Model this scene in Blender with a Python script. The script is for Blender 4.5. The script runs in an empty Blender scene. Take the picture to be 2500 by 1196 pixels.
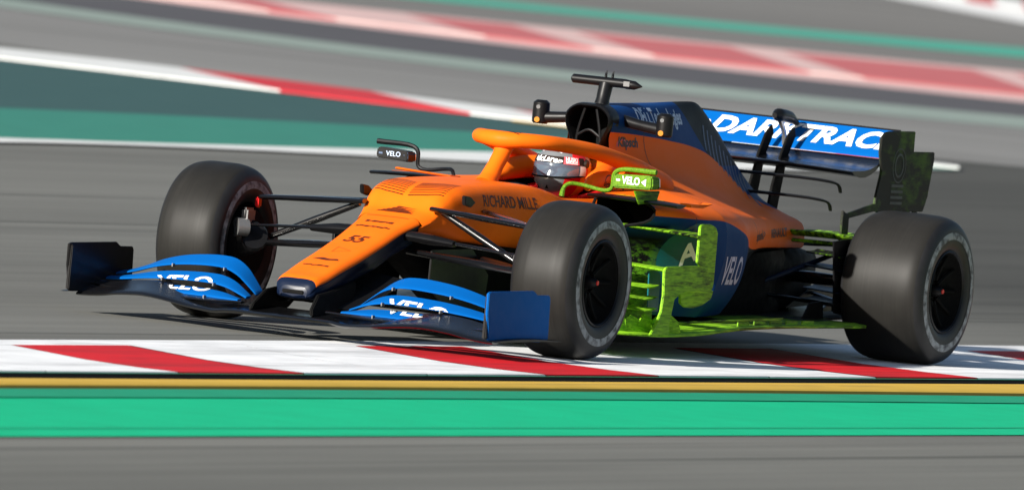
import bpy, bmesh, math, random
from mathutils import Vector, Matrix
from mathutils.bvhtree import BVHTree
random.seed(7)
SC = bpy.context.scene
COL = SC.collection
rad = math.radians

# ------------------------------------------------------------------ camera
cd = bpy.data.cameras.new('camera')
cam = bpy.data.objects.new('camera', cd)
COL.objects.link(cam)
_c = Vector((58.44723, 28.30596, 2.62606))
_r = Vector((-0.42999233, 0.89728568, 0.09992496))
_u = Vector((0.01280349, -0.10460781, 0.99443113))
_b = Vector((0.90274175, 0.42887715, 0.03349217))
cam.matrix_world = Matrix(((_r.x, _u.x, _b.x, _c.x), (_r.y, _u.y, _b.y, _c.y), (_r.z, _u.z, _b.z, _c.z), (0, 0, 0, 1)))
cd.sensor_width = 36.0
cd.lens = 533.56
cd.clip_start = 0.5
cd.clip_end = 5000
cd.dof.use_dof = True
cd.dof.focus_distance = 65.3
cd.dof.aperture_fstop = 6.5
SC.camera = cam

# ------------------------------------------------------------------ sky, sun, exposure
SUN_AZ, SUN_EL = -14.0, 22.0
w = bpy.data.worlds.new('World')
SC.world = w
w.use_nodes = True
nt = w.node_tree
nt.nodes.clear()
sky = nt.nodes.new('ShaderNodeTexSky')
sky.sky_type = 'NISHITA'
sky.sun_disc = False
sky.sun_elevation = rad(SUN_EL)
sky.sun_rotation = rad(90 - SUN_AZ)
sky.altitude = 150
bg = nt.nodes.new('ShaderNodeBackground')
bg.inputs['Strength'].default_value = 0.05
wo = nt.nodes.new('ShaderNodeOutputWorld')
nt.links.new(sky.outputs[0], bg.inputs[0])
nt.links.new(bg.outputs[0], wo.inputs[0])
sl = bpy.data.lights.new('sun', 'SUN')
sl.energy = 5.0
sl.angle = rad(0.53)
sl.color = (1.0, 0.95, 0.87)
sun = bpy.data.objects.new('sun', sl)
COL.objects.link(sun)
sv = Vector((math.cos(rad(SUN_EL)) * math.cos(rad(SUN_AZ)), math.cos(rad(SUN_EL)) * math.sin(rad(SUN_AZ)), math.sin(rad(SUN_EL))))
sun.rotation_euler = (-sv).to_track_quat('-Z', 'Y').to_euler()
sun.location = sv * 40
SC.view_settings.view_transform = 'Standard'
SC.view_settings.look = 'None'
SC.view_settings.gamma = 1
SC.view_settings.exposure = 1.0

# ------------------------------------------------------------------ material helpers
def mat(name):
    m = bpy.data.materials.new(name)
    m.use_nodes = True
    n = m.node_tree
    n.nodes.clear()
    o = n.nodes.new('ShaderNodeOutputMaterial')
    p = n.nodes.new('ShaderNodeBsdfPrincipled')
    n.links.new(p.outputs[0], o.inputs[0])
    return m, n, p

def N(n, t, **k):
    x = n.nodes.new(t)
    for a, b in k.items():
        setattr(x, a, b)
    return x

def mathn(n, op, a, b=None, clamp=False):
    x = N(n, 'ShaderNodeMath', operation=op)
    x.use_clamp = clamp
    for i, v in enumerate((a, b)):
        if v is None:
            continue
        if isinstance(v, (int, float)):
            x.inputs[i].default_value = v
        else:
            n.links.new(v, x.inputs[i])
    return x.outputs[0]

def mixc(n, f, a, b):
    x = N(n, 'ShaderNodeMix', data_type='RGBA')
    for s, v in ((x.inputs[0], f), (x.inputs[6], a), (x.inputs[7], b)):
        if isinstance(v, (int, float)):
            s.default_value = v
        elif isinstance(v, tuple):
            s.default_value = (*v, 1)
        else:
            n.links.new(v, s)
    return x.outputs[2]

def coords(n, scale=(1, 1, 1), rotz=0.0, kind='Object'):
    tc = N(n, 'ShaderNodeTexCoord')
    mp = N(n, 'ShaderNodeMapping')
    mp.inputs['Scale'].default_value = scale
    vr = N(n, 'ShaderNodeVectorRotate', rotation_type='Z_AXIS')
    vr.inputs['Angle'].default_value = -rotz
    n.links.new(tc.outputs[kind], vr.inputs['Vector'])
    n.links.new(vr.outputs[0], mp.inputs['Vector'])
    return mp.outputs[0]

def noise(n, vec, scale=1.0, detail=4.0, rough=0.55):
    x = N(n, 'ShaderNodeTexNoise')
    x.inputs['Scale'].default_value = scale
    x.inputs['Detail'].default_value = detail
    x.inputs['Roughness'].default_value = rough
    n.links.new(vec, x.inputs['Vector'])
    return x.outputs['Fac']

def remap(n, v, a, b, c=0.0, d=1.0):
    x = N(n, 'ShaderNodeMapRange')
    x.clamp = True
    n.links.new(v, x.inputs[0])
    for i, q in enumerate((a, b, c, d)):
        x.inputs[i + 1].default_value = q
    return x.outputs[0]

def paint(name, col, rough=0.35, coat=0.0, var=0.10, metal=0.0, spec=0.22):
    m, n, p = mat(name)
    f = remap(n, noise(n, coords(n), 6.0, 5), 0.3, 0.7)
    c2 = tuple(v * (1 - var) for v in col)
    n.links.new(mixc(n, f, c2, col), p.inputs['Base Color'])
    fr = remap(n, noise(n, coords(n), 22.0, 3), 0.25, 0.75, rough * 0.85, rough * 1.15)
    n.links.new(fr, p.inputs['Roughness'])
    p.inputs['Coat Weight'].default_value = coat
    p.inputs['Coat Roughness'].default_value = 0.12
    p.inputs['Metallic'].default_value = metal
    p.inputs['Specular IOR Level'].default_value = spec
    return m

ORANGE = (0.82, 0.138, 0.006)
BLUE = (0.001, 0.088, 0.33)
NAVY = (0.004, 0.009, 0.026)
BLACK = (0.005, 0.005, 0.0056)
M = {}
M['orange'] = paint('orange_paint', ORANGE, 0.50, 0.0, 0.12, spec=0.08)
M['blue'] = paint('blue_paint', BLUE, 0.55, 0.0, 0.06, spec=0.05)
M['navy'] = paint('navy_paint', NAVY, 0.36, 0.05)
M['gloss'] = paint('lacquered_carbon', BLACK, 0.24, 0.35, spec=0.45)
M['carbon'] = paint('black_carbon', BLACK, 0.40, 0.05, spec=0.2)
M['matte'] = paint('matte_black', (0.006, 0.006, 0.006), 0.7, spec=0.05)
M['grey'] = paint('grey_metal', (0.22, 0.22, 0.22), 0.35, metal=0.6)
M['silver'] = paint('bare_metal', (0.6, 0.6, 0.6), 0.25, metal=0.9)
M['white'] = paint('white_print', (0.80, 0.80, 0.80), 0.45, var=0.03)
M['dimprint'] = paint('faded_blue_print', (0.075, 0.11, 0.185), 0.5)
M['dimgrey'] = paint('faded_grey_print', (0.075, 0.085, 0.085), 0.5, var=0.5)
M['palegrey'] = paint('pale_blue_print', (0.45, 0.54, 0.70), 0.45)
M['black'] = paint('black_print', (0.02, 0.012, 0.008), 0.45)
M['brown'] = paint('dark_orange_print', (0.085, 0.015, 0.004), 0.45)
M['red'] = paint('red_paint', (0.60, 0.012, 0.015), 0.3, 0.3)
M['pink'] = paint('pink_print', (0.75, 0.10, 0.12), 0.4)
M['yellow'] = paint('yellow_paint', (0.75, 0.36, 0.01), 0.3, 0.3)
M['teal'] = paint('teal_print', (0.004, 0.11, 0.13), 0.4)
M['helmgrey'] = paint('grey_helmet_paint', (0.16, 0.165, 0.17), 0.22, 0.6, spec=0.5)
M['lens'] = paint('amber_lens', (0.5, 0.2, 0.03), 0.15, 0.5)
M['smear'] = paint('yellow_smear', (0.85, 0.44, 0.012), 0.5, var=0.3)
M['strap'] = paint('white_pad', (0.6, 0.58, 0.55), 0.6)
m, n, p = mat('mirror_glass')
p.inputs['Base Color'].default_value = (0.7, 0.7, 0.7, 1); p.inputs['Metallic'].default_value = 1; p.inputs['Roughness'].default_value = 0.05
M['mirror'] = m
m, n, p = mat('smoked_visor')
f = remap(n, noise(n, coords(n), 9, 3), 0.3, 0.7)
n.links.new(mixc(n, f, (0.05, 0.065, 0.09), (0.09, 0.115, 0.15)), p.inputs['Base Color'])
p.inputs['Roughness'].default_value = 0.06; p.inputs['Coat Weight'].default_value = 1.0; p.inputs['Coat Roughness'].default_value = 0.02
p.inputs['Specular IOR Level'].default_value = 0.9
M['visor'] = m

def flowviz(name, cover, stretch=(1.6, 24, 18), under=BLACK, gain=1.0, dim=1.0):
    m, n, p = mat(name)
    v = coords(n, stretch)
    a = noise(n, v, 3.0, 8, 0.62)
    b = noise(n, coords(n, (2, 2, 2)), 1.6, 4)
    mk = mathn(n, 'ADD', mathn(n, 'MULTIPLY', a, 0.62), mathn(n, 'MULTIPLY', b, 0.38))
    lo = 0.60 - 0.30 * cover
    f = remap(n, mk, lo, lo + 0.16)
    tone = remap(n, noise(n, coords(n, (4, 46, 46)), 3, 7, 0.6), 0.28, 0.72)
    g = mixc(n, tone, (0.075 * dim, 0.235 * dim, 0.009 * dim), (0.34 * dim, 0.66 * dim, 0.022 * dim))
    n.links.new(mixc(n, mathn(n, 'MULTIPLY', f, gain), under, g), p.inputs['Base Color'])
    p.inputs['Roughness'].default_value = 0.6; p.inputs['Specular IOR Level'].default_value = 0.15
    bp = N(n, 'ShaderNodeBump')
    bp.inputs['Strength'].default_value = 0.35; bp.inputs['Distance'].default_value = 0.004
    n.links.new(mk, bp.inputs['Height']); n.links.new(bp.outputs[0], p.inputs['Normal'])
    return m
M['viz'] = flowviz('green_flow_paint', 0.95)
M['vizdark'] = flowviz('dried_green_flow_paint', 1.0, dim=0.42)
M['vizmid'] = flowviz('patchy_green_flow_paint', 0.66)
M['vizlow'] = flowviz('sparse_green_flow_paint', 0.34)
M['vizdim'] = flowviz('dim_green_flow_paint', 0.45, (3, 10, 6), (0.016, 0.017, 0.014), 0.22)

# tyre rubber: scrubbed, slightly dusty tread
m, n, p = mat('tyre_rubber')
f = remap(n, noise(n, coords(n, (1, 1, 1)), 7, 5), 0.3, 0.7)
f2 = remap(n, noise(n, coords(n, (0.6, 40, 0.6)), 3, 3), 0.3, 0.7)
n.links.new(mixc(n, mathn(n, 'MULTIPLY', f, f2), (0.012, 0.0115, 0.0105), (0.020, 0.019, 0.017)), p.inputs['Base Color'])
p.inputs['Roughness'].default_value = 0.50; p.inputs['Specular IOR Level'].default_value = 0.17
M['tyre'] = m
m, n, p = mat('tyre_sidewall')
f = remap(n, noise(n, coords(n), 11, 5), 0.3, 0.7)
n.links.new(mixc(n, f, (0.008, 0.008, 0.009), (0.014, 0.014, 0.015)), p.inputs['Base Color'])
p.inputs['Roughness'].default_value = 0.5; p.inputs['Specular IOR Level'].default_value = 0.25
M['sidewall'] = m
m, n, p = mat('smeared_sidewall_print')
f = remap(n, noise(n, coords(n), 26, 3, 0.5), 0.36, 0.58)
n.links.new(mixc(n, f, (0.055, 0.058, 0.062), (0.25, 0.265, 0.275)), p.inputs['Base Color'])
p.inputs['Roughness'].default_value = 0.55; p.inputs['Specular IOR Level'].default_value = 0.2
M['band'] = m

# body livery: orange body with blue spine and navy lower flanks, split along curves of the car's length
def curve_of_x(n, xsock, pts, x0, x1, zmax=1.2):
    t = remap(n, xsock, x0, x1)
    fc = N(n, 'ShaderNodeFloatCurve')
    c = fc.mapping.curves[0]
    q = sorted(((x - x0) / (x1 - x0), z / zmax) for x, z in pts)
    c.points[0].location = q[0]; c.points[1].location = q[-1]
    for a in q[1:-1]:
        c.points.new(*a)
    fc.mapping.update()
    n.links.new(t, fc.inputs['Value'])
    return mathn(n, 'MULTIPLY', fc.outputs[0], zmax)

m, n, p = mat('body_livery')
tc = N(n, 'ShaderNodeTexCoord'); sx = N(n, 'ShaderNodeSeparateXYZ')
n.links.new(tc.outputs['Object'], sx.inputs[0])
up = curve_of_x(n, sx.outputs[0], [(-1.2, .93), (-1.83, .93), (-2.19, .918), (-2.45, .902), (-2.7, .882), (-2.9, .85), (-3.1, .79), (-3.35, .685), (-3.55, .63), (-3.8, .61)], -3.8, -1.2)
lo = curve_of_x(n, sx.outputs[0], [(-1.2, .61), (-1.6, .605), (-1.8, .60), (-2.05, .555), (-2.35, .485), (-2.7, .465), (-3.8, .462)], -3.8, -1.2)
isup = mathn(n, 'MULTIPLY', mathn(n, 'SUBTRACT', sx.outputs[2], up), 400, True)
islo = mathn(n, 'MULTIPLY', mathn(n, 'SUBTRACT', lo, sx.outputs[2]), 400, True)
c = mixc(n, isup, ORANGE, (0.004, 0.042, 0.17))
rear = mathn(n, 'MULTIPLY', mathn(n, 'SUBTRACT', -2.25, sx.outputs[0]), 6, True)
low = mixc(n, rear, (0.004, 0.040, 0.145), BLACK)
c = mixc(n, islo, c, low)
# dark carbon cap at the end of the fin
fin = mathn(n, 'MULTIPLY', mathn(n, 'SUBTRACT', mathn(n, 'MULTIPLY', mathn(n, 'SUBTRACT', sx.outputs[2], 0.93), 1.2), mathn(n, 'ADD', sx.outputs[0], 2.80)), 300, True)
fin = mathn(n, 'MULTIPLY', fin, mathn(n, 'MULTIPLY', mathn(n, 'SUBTRACT', sx.outputs[2], 0.80), 300, True))
c = mixc(n, mathn(n, 'MULTIPLY', fin, isup), c, (0.02, 0.022, 0.024))
# test paint blown over the front of the pod below the inlet
vz = noise(n, coords(n, (4, 9, 14)), 3, 7, 0.7)
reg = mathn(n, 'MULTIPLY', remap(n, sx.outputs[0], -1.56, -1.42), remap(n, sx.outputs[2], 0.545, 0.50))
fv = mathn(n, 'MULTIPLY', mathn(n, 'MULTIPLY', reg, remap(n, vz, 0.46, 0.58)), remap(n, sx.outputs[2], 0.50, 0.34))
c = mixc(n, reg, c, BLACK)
c = mixc(n, fv, c, (0.13, 0.36, 0.014))
n.links.new(c, p.inputs['Base Color'])
n.links.new(remap(n, noise(n, coords(n), 14, 3), .25, .75, 0.48, 0.58), p.inputs['Roughness'])
p.inputs['Coat Weight'].default_value = 0.0; p.inputs['Coat Roughness'].default_value = 0.15
p.inputs['Specular IOR Level'].default_value = 0.06
M['livery'] = m

# ------------------------------------------------------------------ ground materials
def asphalt(name, base, ang=0.0, streak=0.25, tint=(1, 1, 0.97), line=0.0, offs=1.0, rubber=False):
    m, n, p = mat(name)
    s1 = noise(n, coords(n, (0.03, 0.75, 1), ang), 1.0 * offs, 5, 0.6)
    s2 = noise(n, coords(n, (0.06, 4.0, 1), ang), 1.3 * offs, 4, 0.65)
    pt = noise(n, coords(n, (0.3, 0.3, 0.3), ang), 1.0, 5, 0.6)
    gr = noise(n, coords(n, (1, 1, 1)), 90, 2, 0.7)
    v = mathn(n, 'ADD', mathn(n, 'MULTIPLY', remap(n, s1, .28, .72), 0.55), mathn(n, 'MULTIPLY', remap(n, s2, .25, .75), 0.30))
    v = mathn(n, 'ADD', v, mathn(n, 'MULTIPLY', pt, 0.15))
    val = remap(n, v, 0.1, 0.9, 1 - streak, 1 + streak)
    val = mathn(n, 'MULTIPLY', val, remap(n, gr, 0.2, 0.8, 0.90, 1.10))
    if line > 0:
        s3 = noise(n, coords(n, (0.02, 2.6, 1), ang), 2.1, 2, 0.4)
        val = mathn(n, 'MULTIPLY', val, remap(n, s3, 0.62, 0.70, 1.0, 1 - line))
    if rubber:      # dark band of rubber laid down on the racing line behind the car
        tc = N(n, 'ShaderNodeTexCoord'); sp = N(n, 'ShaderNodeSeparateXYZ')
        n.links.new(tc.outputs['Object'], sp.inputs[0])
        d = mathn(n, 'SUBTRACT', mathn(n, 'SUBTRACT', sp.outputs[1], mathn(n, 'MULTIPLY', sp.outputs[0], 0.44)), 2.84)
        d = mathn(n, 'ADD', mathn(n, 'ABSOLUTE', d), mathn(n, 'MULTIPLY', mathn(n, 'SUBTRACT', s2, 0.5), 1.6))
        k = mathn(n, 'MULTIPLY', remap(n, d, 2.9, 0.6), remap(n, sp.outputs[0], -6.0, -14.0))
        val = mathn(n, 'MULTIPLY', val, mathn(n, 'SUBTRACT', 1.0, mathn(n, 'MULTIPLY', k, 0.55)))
    cc = N(n, 'ShaderNodeCombineColor')
    for i in range(3):
        n.links.new(mathn(n, 'MULTIPLY', val, base * tint[i]), cc.inputs[i])
    n.links.new(cc.outputs[0], p.inputs['Base Color'])
    p.inputs['Roughness'].default_value = 0.9; p.inputs['Specular IOR Level'].default_value = 0.15
    bp = N(n, 'ShaderNodeBump'); bp.inputs['Strength'].default_value = 0.25; bp.inputs['Distance'].default_value = 0.004
    n.links.new(gr, bp.inputs['Height']); n.links.new(bp.outputs[0], p.inputs['Normal'])
    return m

def ground_paint(name, col, ang=0.0, wear=0.25, worn=(0.12, 0.12, 0.115), scuff=0.5, sc=1.0, rough=0.7):
    m, n, p = mat(name)
    s1 = noise(n, coords(n, (0.06, 1.6, 1), ang), 1.4 * sc, 5, 0.6)
    s2 = noise(n, coords(n, (0.5, 3.0, 1), ang), 2.5 * sc, 6, 0.65)
    f = mathn(n, 'ADD', mathn(n, 'MULTIPLY', s1, 0.6), mathn(n, 'MULTIPLY', s2, 0.4))
    k = remap(n, f, 0.72 - 0.35 * wear, 0.86 - 0.30 * wear, 0, scuff)
    s3 = noise(n, coords(n, (0.05, 7.0, 1), ang), 1.7 * sc, 3, 0.5)       # thin rubber streaks left by tyres
    k = mathn(n, 'MAXIMUM', k, remap(n, s3, 0.60, 0.72, 0, scuff * 0.75))
    base = mixc(n, remap(n, noise(n, coords(n), 3.0, 5), 0.3, 0.7), tuple(c * 0.88 for c in col), col)
    n.links.new(mixc(n, k, base, worn), p.inputs['Base Color'])
    p.inputs['Roughness'].default_value = rough; p.inputs['Specular IOR Level'].default_value = 0.12
    gr = noise(n, coords(n), 70, 2)
    bp = N(n, 'ShaderNodeBump'); bp.inputs['Strength'].default_value = 0.2; bp.inputs['Distance'].default_value = 0.003
    n.links.new(gr, bp.inputs['Height']); n.links.new(bp.outputs[0], p.inputs['Normal'])
    return m

A_NEAR, A_MID, A_FAR = rad(2.0), rad(97.0), rad(108.0)
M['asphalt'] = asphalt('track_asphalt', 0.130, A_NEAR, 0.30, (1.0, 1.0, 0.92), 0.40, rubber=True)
M['asphalt_mid'] = asphalt('mid_track_asphalt', 0.184, A_MID, 0.30, (1.0, 0.99, 0.96), 0.10)
M['asphalt_dark'] = asphalt('dark_track_asphalt', 0.078, A_FAR, 0.14, (1.0, 0.98, 1.08))
M['asphalt_far'] = asphalt('far_runoff_asphalt', 0.148, A_FAR, 0.28, (1.03, 1.0, 0.95))
M['asphalt_near'] = asphalt('near_runoff_asphalt', 0.127, A_NEAR, 0.50, (1.0, 1.0, 0.91), 0.30)
M['concrete'] = asphalt('drain_concrete', 0.048, A_NEAR, 0.3, (1.0, 1.0, 1.05))
M['k_white'] = ground_paint('kerb_white', (0.80, 0.81, 0.82), A_NEAR, 0.72, (0.20, 0.20, 0.21), 0.62)
M['k_red'] = ground_paint('kerb_red', (0.58, 0.012, 0.018), A_NEAR, 0.70, (0.08, 0.02, 0.02), 0.65)
M['k_yellow'] = ground_paint('kerb_yellow', (0.56, 0.36, 0.055), A_NEAR, 0.45, (0.12, 0.085, 0.04), 0.8)
M['k_green'] = ground_paint('kerb_green', (0.003, 0.43, 0.205), A_NEAR, 0.1, (0.01, 0.2, 0.1), 0.4)
M['k_green_dark'] = ground_paint('kerb_dark_green', (0.012, 0.27, 0.145), A_NEAR, 0.3, (0.01, 0.15, 0.08), 0.5)
M['g_teal'] = ground_paint('gore_teal', (0.038, 0.20, 0.15), A_MID, 0.4, (0.06, 0.14, 0.12), 0.7)
M['g_slate'] = ground_paint('gore_slate', (0.038, 0.088, 0.086), A_MID, 0.5, (0.07, 0.10, 0.095), 0.6)
M['g_white'] = ground_paint('gore_white', (0.66, 0.67, 0.66), A_MID, 0.3, (0.3, 0.3, 0.3), 0.5)
M['g_red'] = ground_paint('gore_red', (0.52, 0.035, 0.045), A_MID, 0.4, (0.3, 0.06, 0.06), 0.6)
M['f_pale'] = ground_paint('pale_green_line', (0.24, 0.30, 0.265), A_FAR, 0.7, (0.22, 0.22, 0.21), 0.8)
M['f_red'] = ground_paint('far_kerb_red', (0.46, 0.12, 0.125), A_FAR, 0.5, (0.5, 0.28, 0.27), 0.6)
M['f_white'] = ground_paint('far_kerb_white', (0.60, 0.42, 0.40), A_FAR, 0.5, (0.5, 0.25, 0.24), 0.8)
M['f_green'] = ground_paint('far_green', (0.065, 0.34, 0.25), A_FAR, 0.4, (0.15, 0.26, 0.22), 0.6)
M['f_white2'] = ground_paint('corner_white', (0.72, 0.72, 0.71), A_FAR, 0.4, (0.5, 0.4, 0.4), 0.6)

# ------------------------------------------------------------------ object helpers
def tag(o, label=None, cat=None, group=None, kind=None):
    for k, v in (('label', label), ('category', cat), ('group', group), ('kind', kind)):
        if v:
            o[k] = v
    return o

def mesh_obj(name, verts, faces, mats, parent=None, midx=None, smooth=True, sharp=38):
    me = bpy.data.meshes.new(name)
    me.from_pydata([tuple(v) for v in verts], [], faces)
    if not isinstance(mats, (list, tuple)):
        mats = [mats]
    for x in mats:
        me.materials.append(M[x] if isinstance(x, str) else x)
    if midx:
        me.polygons.foreach_set('material_index', midx)
    bm = bmesh.new(); bm.from_mesh(me)
    bmesh.ops.recalc_face_normals(bm, faces=bm.faces)
    bm.to_mesh(me); bm.free()
    if smooth:
        me.shade_smooth()
        me.set_sharp_from_angle(angle=rad(sharp))
    o = bpy.data.objects.new(name, me)
    COL.objects.link(o)
    if parent:
        o.parent = parent
    return o

def bvh_of(*objs):
    v, f = [], []
    for o in objs:
        k = len(v)
        v += [x.co.copy() for x in o.data.vertices]
        f += [tuple(i + k for i in q.vertices) for q in o.data.polygons]
    return BVHTree.FromPolygons(v, f)

def crom(pts, sub, closed=False):
    pts = [Vector(p) for p in pts]
    n_ = len(pts); out = []
    rng = range(n_ if closed else n_ - 1)
    for i in rng:
        p1, p2 = pts[i], pts[(i + 1) % n_]
        p0 = pts[(i - 1) % n_] if (closed or i > 0) else p1 + (p1 - p2)
        p3 = pts[(i + 2) % n_] if (closed or i + 2 < n_) else p2 + (p2 - p1)
        d0 = max((p1 - p0).length ** .5, 1e-5); d1 = max((p2 - p1).length ** .5, 1e-5); d2 = max((p3 - p2).length ** .5, 1e-5)
        m1 = (p1 - p0) / d0 - (p2 - p0) / (d0 + d1) + (p2 - p1) / d1
        m2 = (p2 - p1) / d1 - (p3 - p1) / (d1 + d2) + (p3 - p2) / d2
        m1 *= d1; m2 *= d1
        for s in range(sub):
            t = s / sub
            out.append(p1 * (2 * t**3 - 3 * t**2 + 1) + m1 * (t**3 - 2 * t**2 + t) + p2 * (-2 * t**3 + 3 * t**2) + m2 * (t**3 - t**2))
    if not closed:
        out.append(pts[-1])
    return out

def pchip(xs, ys, q):
    n_ = len(xs)
    h = [xs[i + 1] - xs[i] for i in range(n_ - 1)]
    d = [(ys[i + 1] - ys[i]) / h[i] for i in range(n_ - 1)]
    mm = [d[0]] + [0.0] * (n_ - 2) + [d[-1]]
    for i in range(1, n_ - 1):
        if d[i - 1] * d[i] > 0:
            w1, w2 = 2 * h[i] + h[i - 1], h[i] + 2 * h[i - 1]
            mm[i] = (w1 + w2) / (w1 / d[i - 1] + w2 / d[i])
    out = []
    for x in q:
        i = 0
        while i < n_ - 2 and x > xs[i + 1]:
            i += 1
        t = min(max((x - xs[i]) / h[i], 0), 1)
        out.append(ys[i] * (2 * t**3 - 3 * t**2 + 1) + mm[i] * h[i] * (t**3 - 2 * t**2 + t) + ys[i + 1] * (-2 * t**3 + 3 * t**2) + mm[i + 1] * h[i] * (t**3 - t**2))
    return out

def loft_rows(sections, sub_x, sub_v):
    """sections: (x, [(y, z) ...]) with the same number of points. Dense rows of points."""
    sections = sorted(sections, key=lambda s: s[0])
    xs = [s[0] for s in sections]
    q = []
    for a, b in zip(xs, xs[1:]):
        q += [a + (b - a) * i / sub_x for i in range(sub_x)]
    q.append(xs[-1])
    k = len(sections[0][1])
    cols = [(pchip(xs, [s[1][j][0] for s in sections], q), pchip(xs, [s[1][j][1] for s in sections], q)) for j in range(k)]
    return [crom([(x, cols[j][0][i], cols[j][1][i]) for j in range(k)], sub_v) for i, x in enumerate(q)]

def mirror_row(row):
    return [Vector((v.x, -v.y, v.z)) for v in reversed(row[1:])] + list(row)

def mir_mesh_y(pts):
    return [(p[0], -p[1], p[2]) for p in pts]

def grid_obj(name, rows, mats, parent=None, mf=None, skip=None, closed_v=False, cap=(False, False), sharp=38, capmat=0):
    nr, nc = len(rows), len(rows[0])
    verts = [v for r in rows for v in r]
    faces, mi = [], []
    for i in range(nr - 1):
        for j in range(nc if closed_v else nc - 1):
            j2 = (j + 1) % nc
            f = (i * nc + j, i * nc + j2, (i + 1) * nc + j2, (i + 1) * nc + j)
            ctr = (verts[f[0]] + verts[f[1]] + verts[f[2]] + verts[f[3]]) / 4
            if skip and skip(ctr, i, j):
                continue
            faces.append(f); mi.append(mf(ctr, i, j) if mf else 0)
    if cap[0]:
        faces.append(tuple(range(nc))); mi.append(capmat)
    if cap[1]:
        faces.append(tuple((nr - 1) * nc + j for j in range(nc))); mi.append(capmat)
    return mesh_obj(name, verts, faces, mats, parent, mi, True, sharp)

def tube(name, path, r, mat_, parent=None, sides=10, sub=6, flat=1.0, up=(0, 0, 1), smooth_path=True):
    """swept tube; r a number or a list; flat scales the section along `up`."""
    pts = crom(path, sub) if (smooth_path and len(path) > 2) else [Vector(p) for p in path]
    if isinstance(r, (int, float)):
        rs = [r] * len(pts)
    else:
        q = [i / (len(pts) - 1) * (len(r) - 1) for i in range(len(pts))]
        rs = [r[int(min(a, len(r) - 2))] * (1 - (a - int(min(a, len(r) - 2)))) + r[int(min(a, len(r) - 2)) + 1] * (a - int(min(a, len(r) - 2))) for a in q]
    rows = []
    upv = Vector(up)
    for i, p_ in enumerate(pts):
        t = (pts[min(i + 1, len(pts) - 1)] - pts[max(i - 1, 0)]).normalized()
        a = t.cross(upv)
        if a.length < 1e-3:
            a = t.cross(Vector((1, 0, 0)))
        a.normalize(); b = a.cross(t).normalized()
        rows.append([p_ + (a * math.cos(x) + b * math.sin(x) * flat) * rs[i] for x in [2 * math.pi * k / sides for k in range(sides)]])
    return grid_obj(name, rows, mat_, parent, closed_v=True, cap=(True, True))

def plate(name, poly, axis, pos, thick, mat_, parent=None, bevel=0.0, fn=None):
    """extruded outline. axis 'y': poly in (x, z); 'z': (x, y); 'x': (y, z)."""
    bm = bmesh.new()
    def P(a, b, c):
        return {'y': (a, c, b), 'z': (a, b, c), 'x': (c, a, b)}[axis]
    lo_ = [bm.verts.new(P(a, b, pos - thick / 2)) for a, b in poly]
    hi_ = [bm.verts.new(P(a, b, pos + thick / 2)) for a, b in poly]
    bm.faces.new(lo_); bm.faces.new(hi_)
    k = len(poly)
    for i in range(k):
        bm.faces.new((lo_[i], lo_[(i + 1) % k], hi_[(i + 1) % k], hi_[i]))
    bmesh.ops.recalc_face_normals(bm, faces=bm.faces)
    if bevel:
        bmesh.ops.bevel(bm, geom=list(bm.edges), offset=bevel, segments=2, affect='EDGES', clamp_overlap=True)
    if fn:
        for v in bm.verts:
            v.co = fn(v.co)
    me = bpy.data.meshes.new(name)
    bm.to_mesh(me); bm.free()
    me.materials.append(M[mat_]); me.shade_smooth(); me.set_sharp_from_angle(angle=rad(35))
    o = bpy.data.objects.new(name, me)
    COL.objects.link(o)
    if parent:
        o.parent = parent
    return o

def box(name, c, s, mat_, parent=None, bevel=0.0, rot=None):
    hx, hy = s[0] / 2, s[1] / 2
    Mx = rot if rot else Matrix.Identity(3)
    o = plate(name, [(-hx, -hy), (hx, -hy), (hx, hy), (-hx, hy)], 'z', 0, s[2], mat_, parent, bevel, lambda v: Mx @ v + Vector(c))
    return o

def wing(name, stations, thick, mat_, parent=None, camber=0.06, nch=9, mf=None):
    """stations: (LE point, TE point); aerofoil element swept along them (densified)."""
    le = crom([s[0] for s in stations], 4); te = crom([s[1] for s in stations], 4)
    rows = []
    for a, b in zip(le, te):
        ch = b - a
        span = Vector((0, 1, 0))
        nrm = ch.cross(span); nrm = nrm.normalized() if nrm.length > 1e-6 else Vector((0, 0, 1))
        if nrm.z < 0:
            nrm = -nrm
        top, bot = [], []
        for i in range(nch + 1):
            t = (1 - math.cos(math.pi * i / nch)) / 2
            th = thick * (2.6 * math.sqrt(t) * (1 - t) + 0.12 * t)
            cm_ = -camber * ch.length * 4 * t * (1 - t)
            base = a + ch * t + nrm * cm_
            top.append(base + nrm * th * .5); bot.append(base - nrm * th * .5)
        rows.append(top + bot[::-1])
    return grid_obj(name, rows, mat_, parent, closed_v=True, cap=(True, True), sharp=60)

def fwd(v):
    return Vector(v).normalized()

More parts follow.
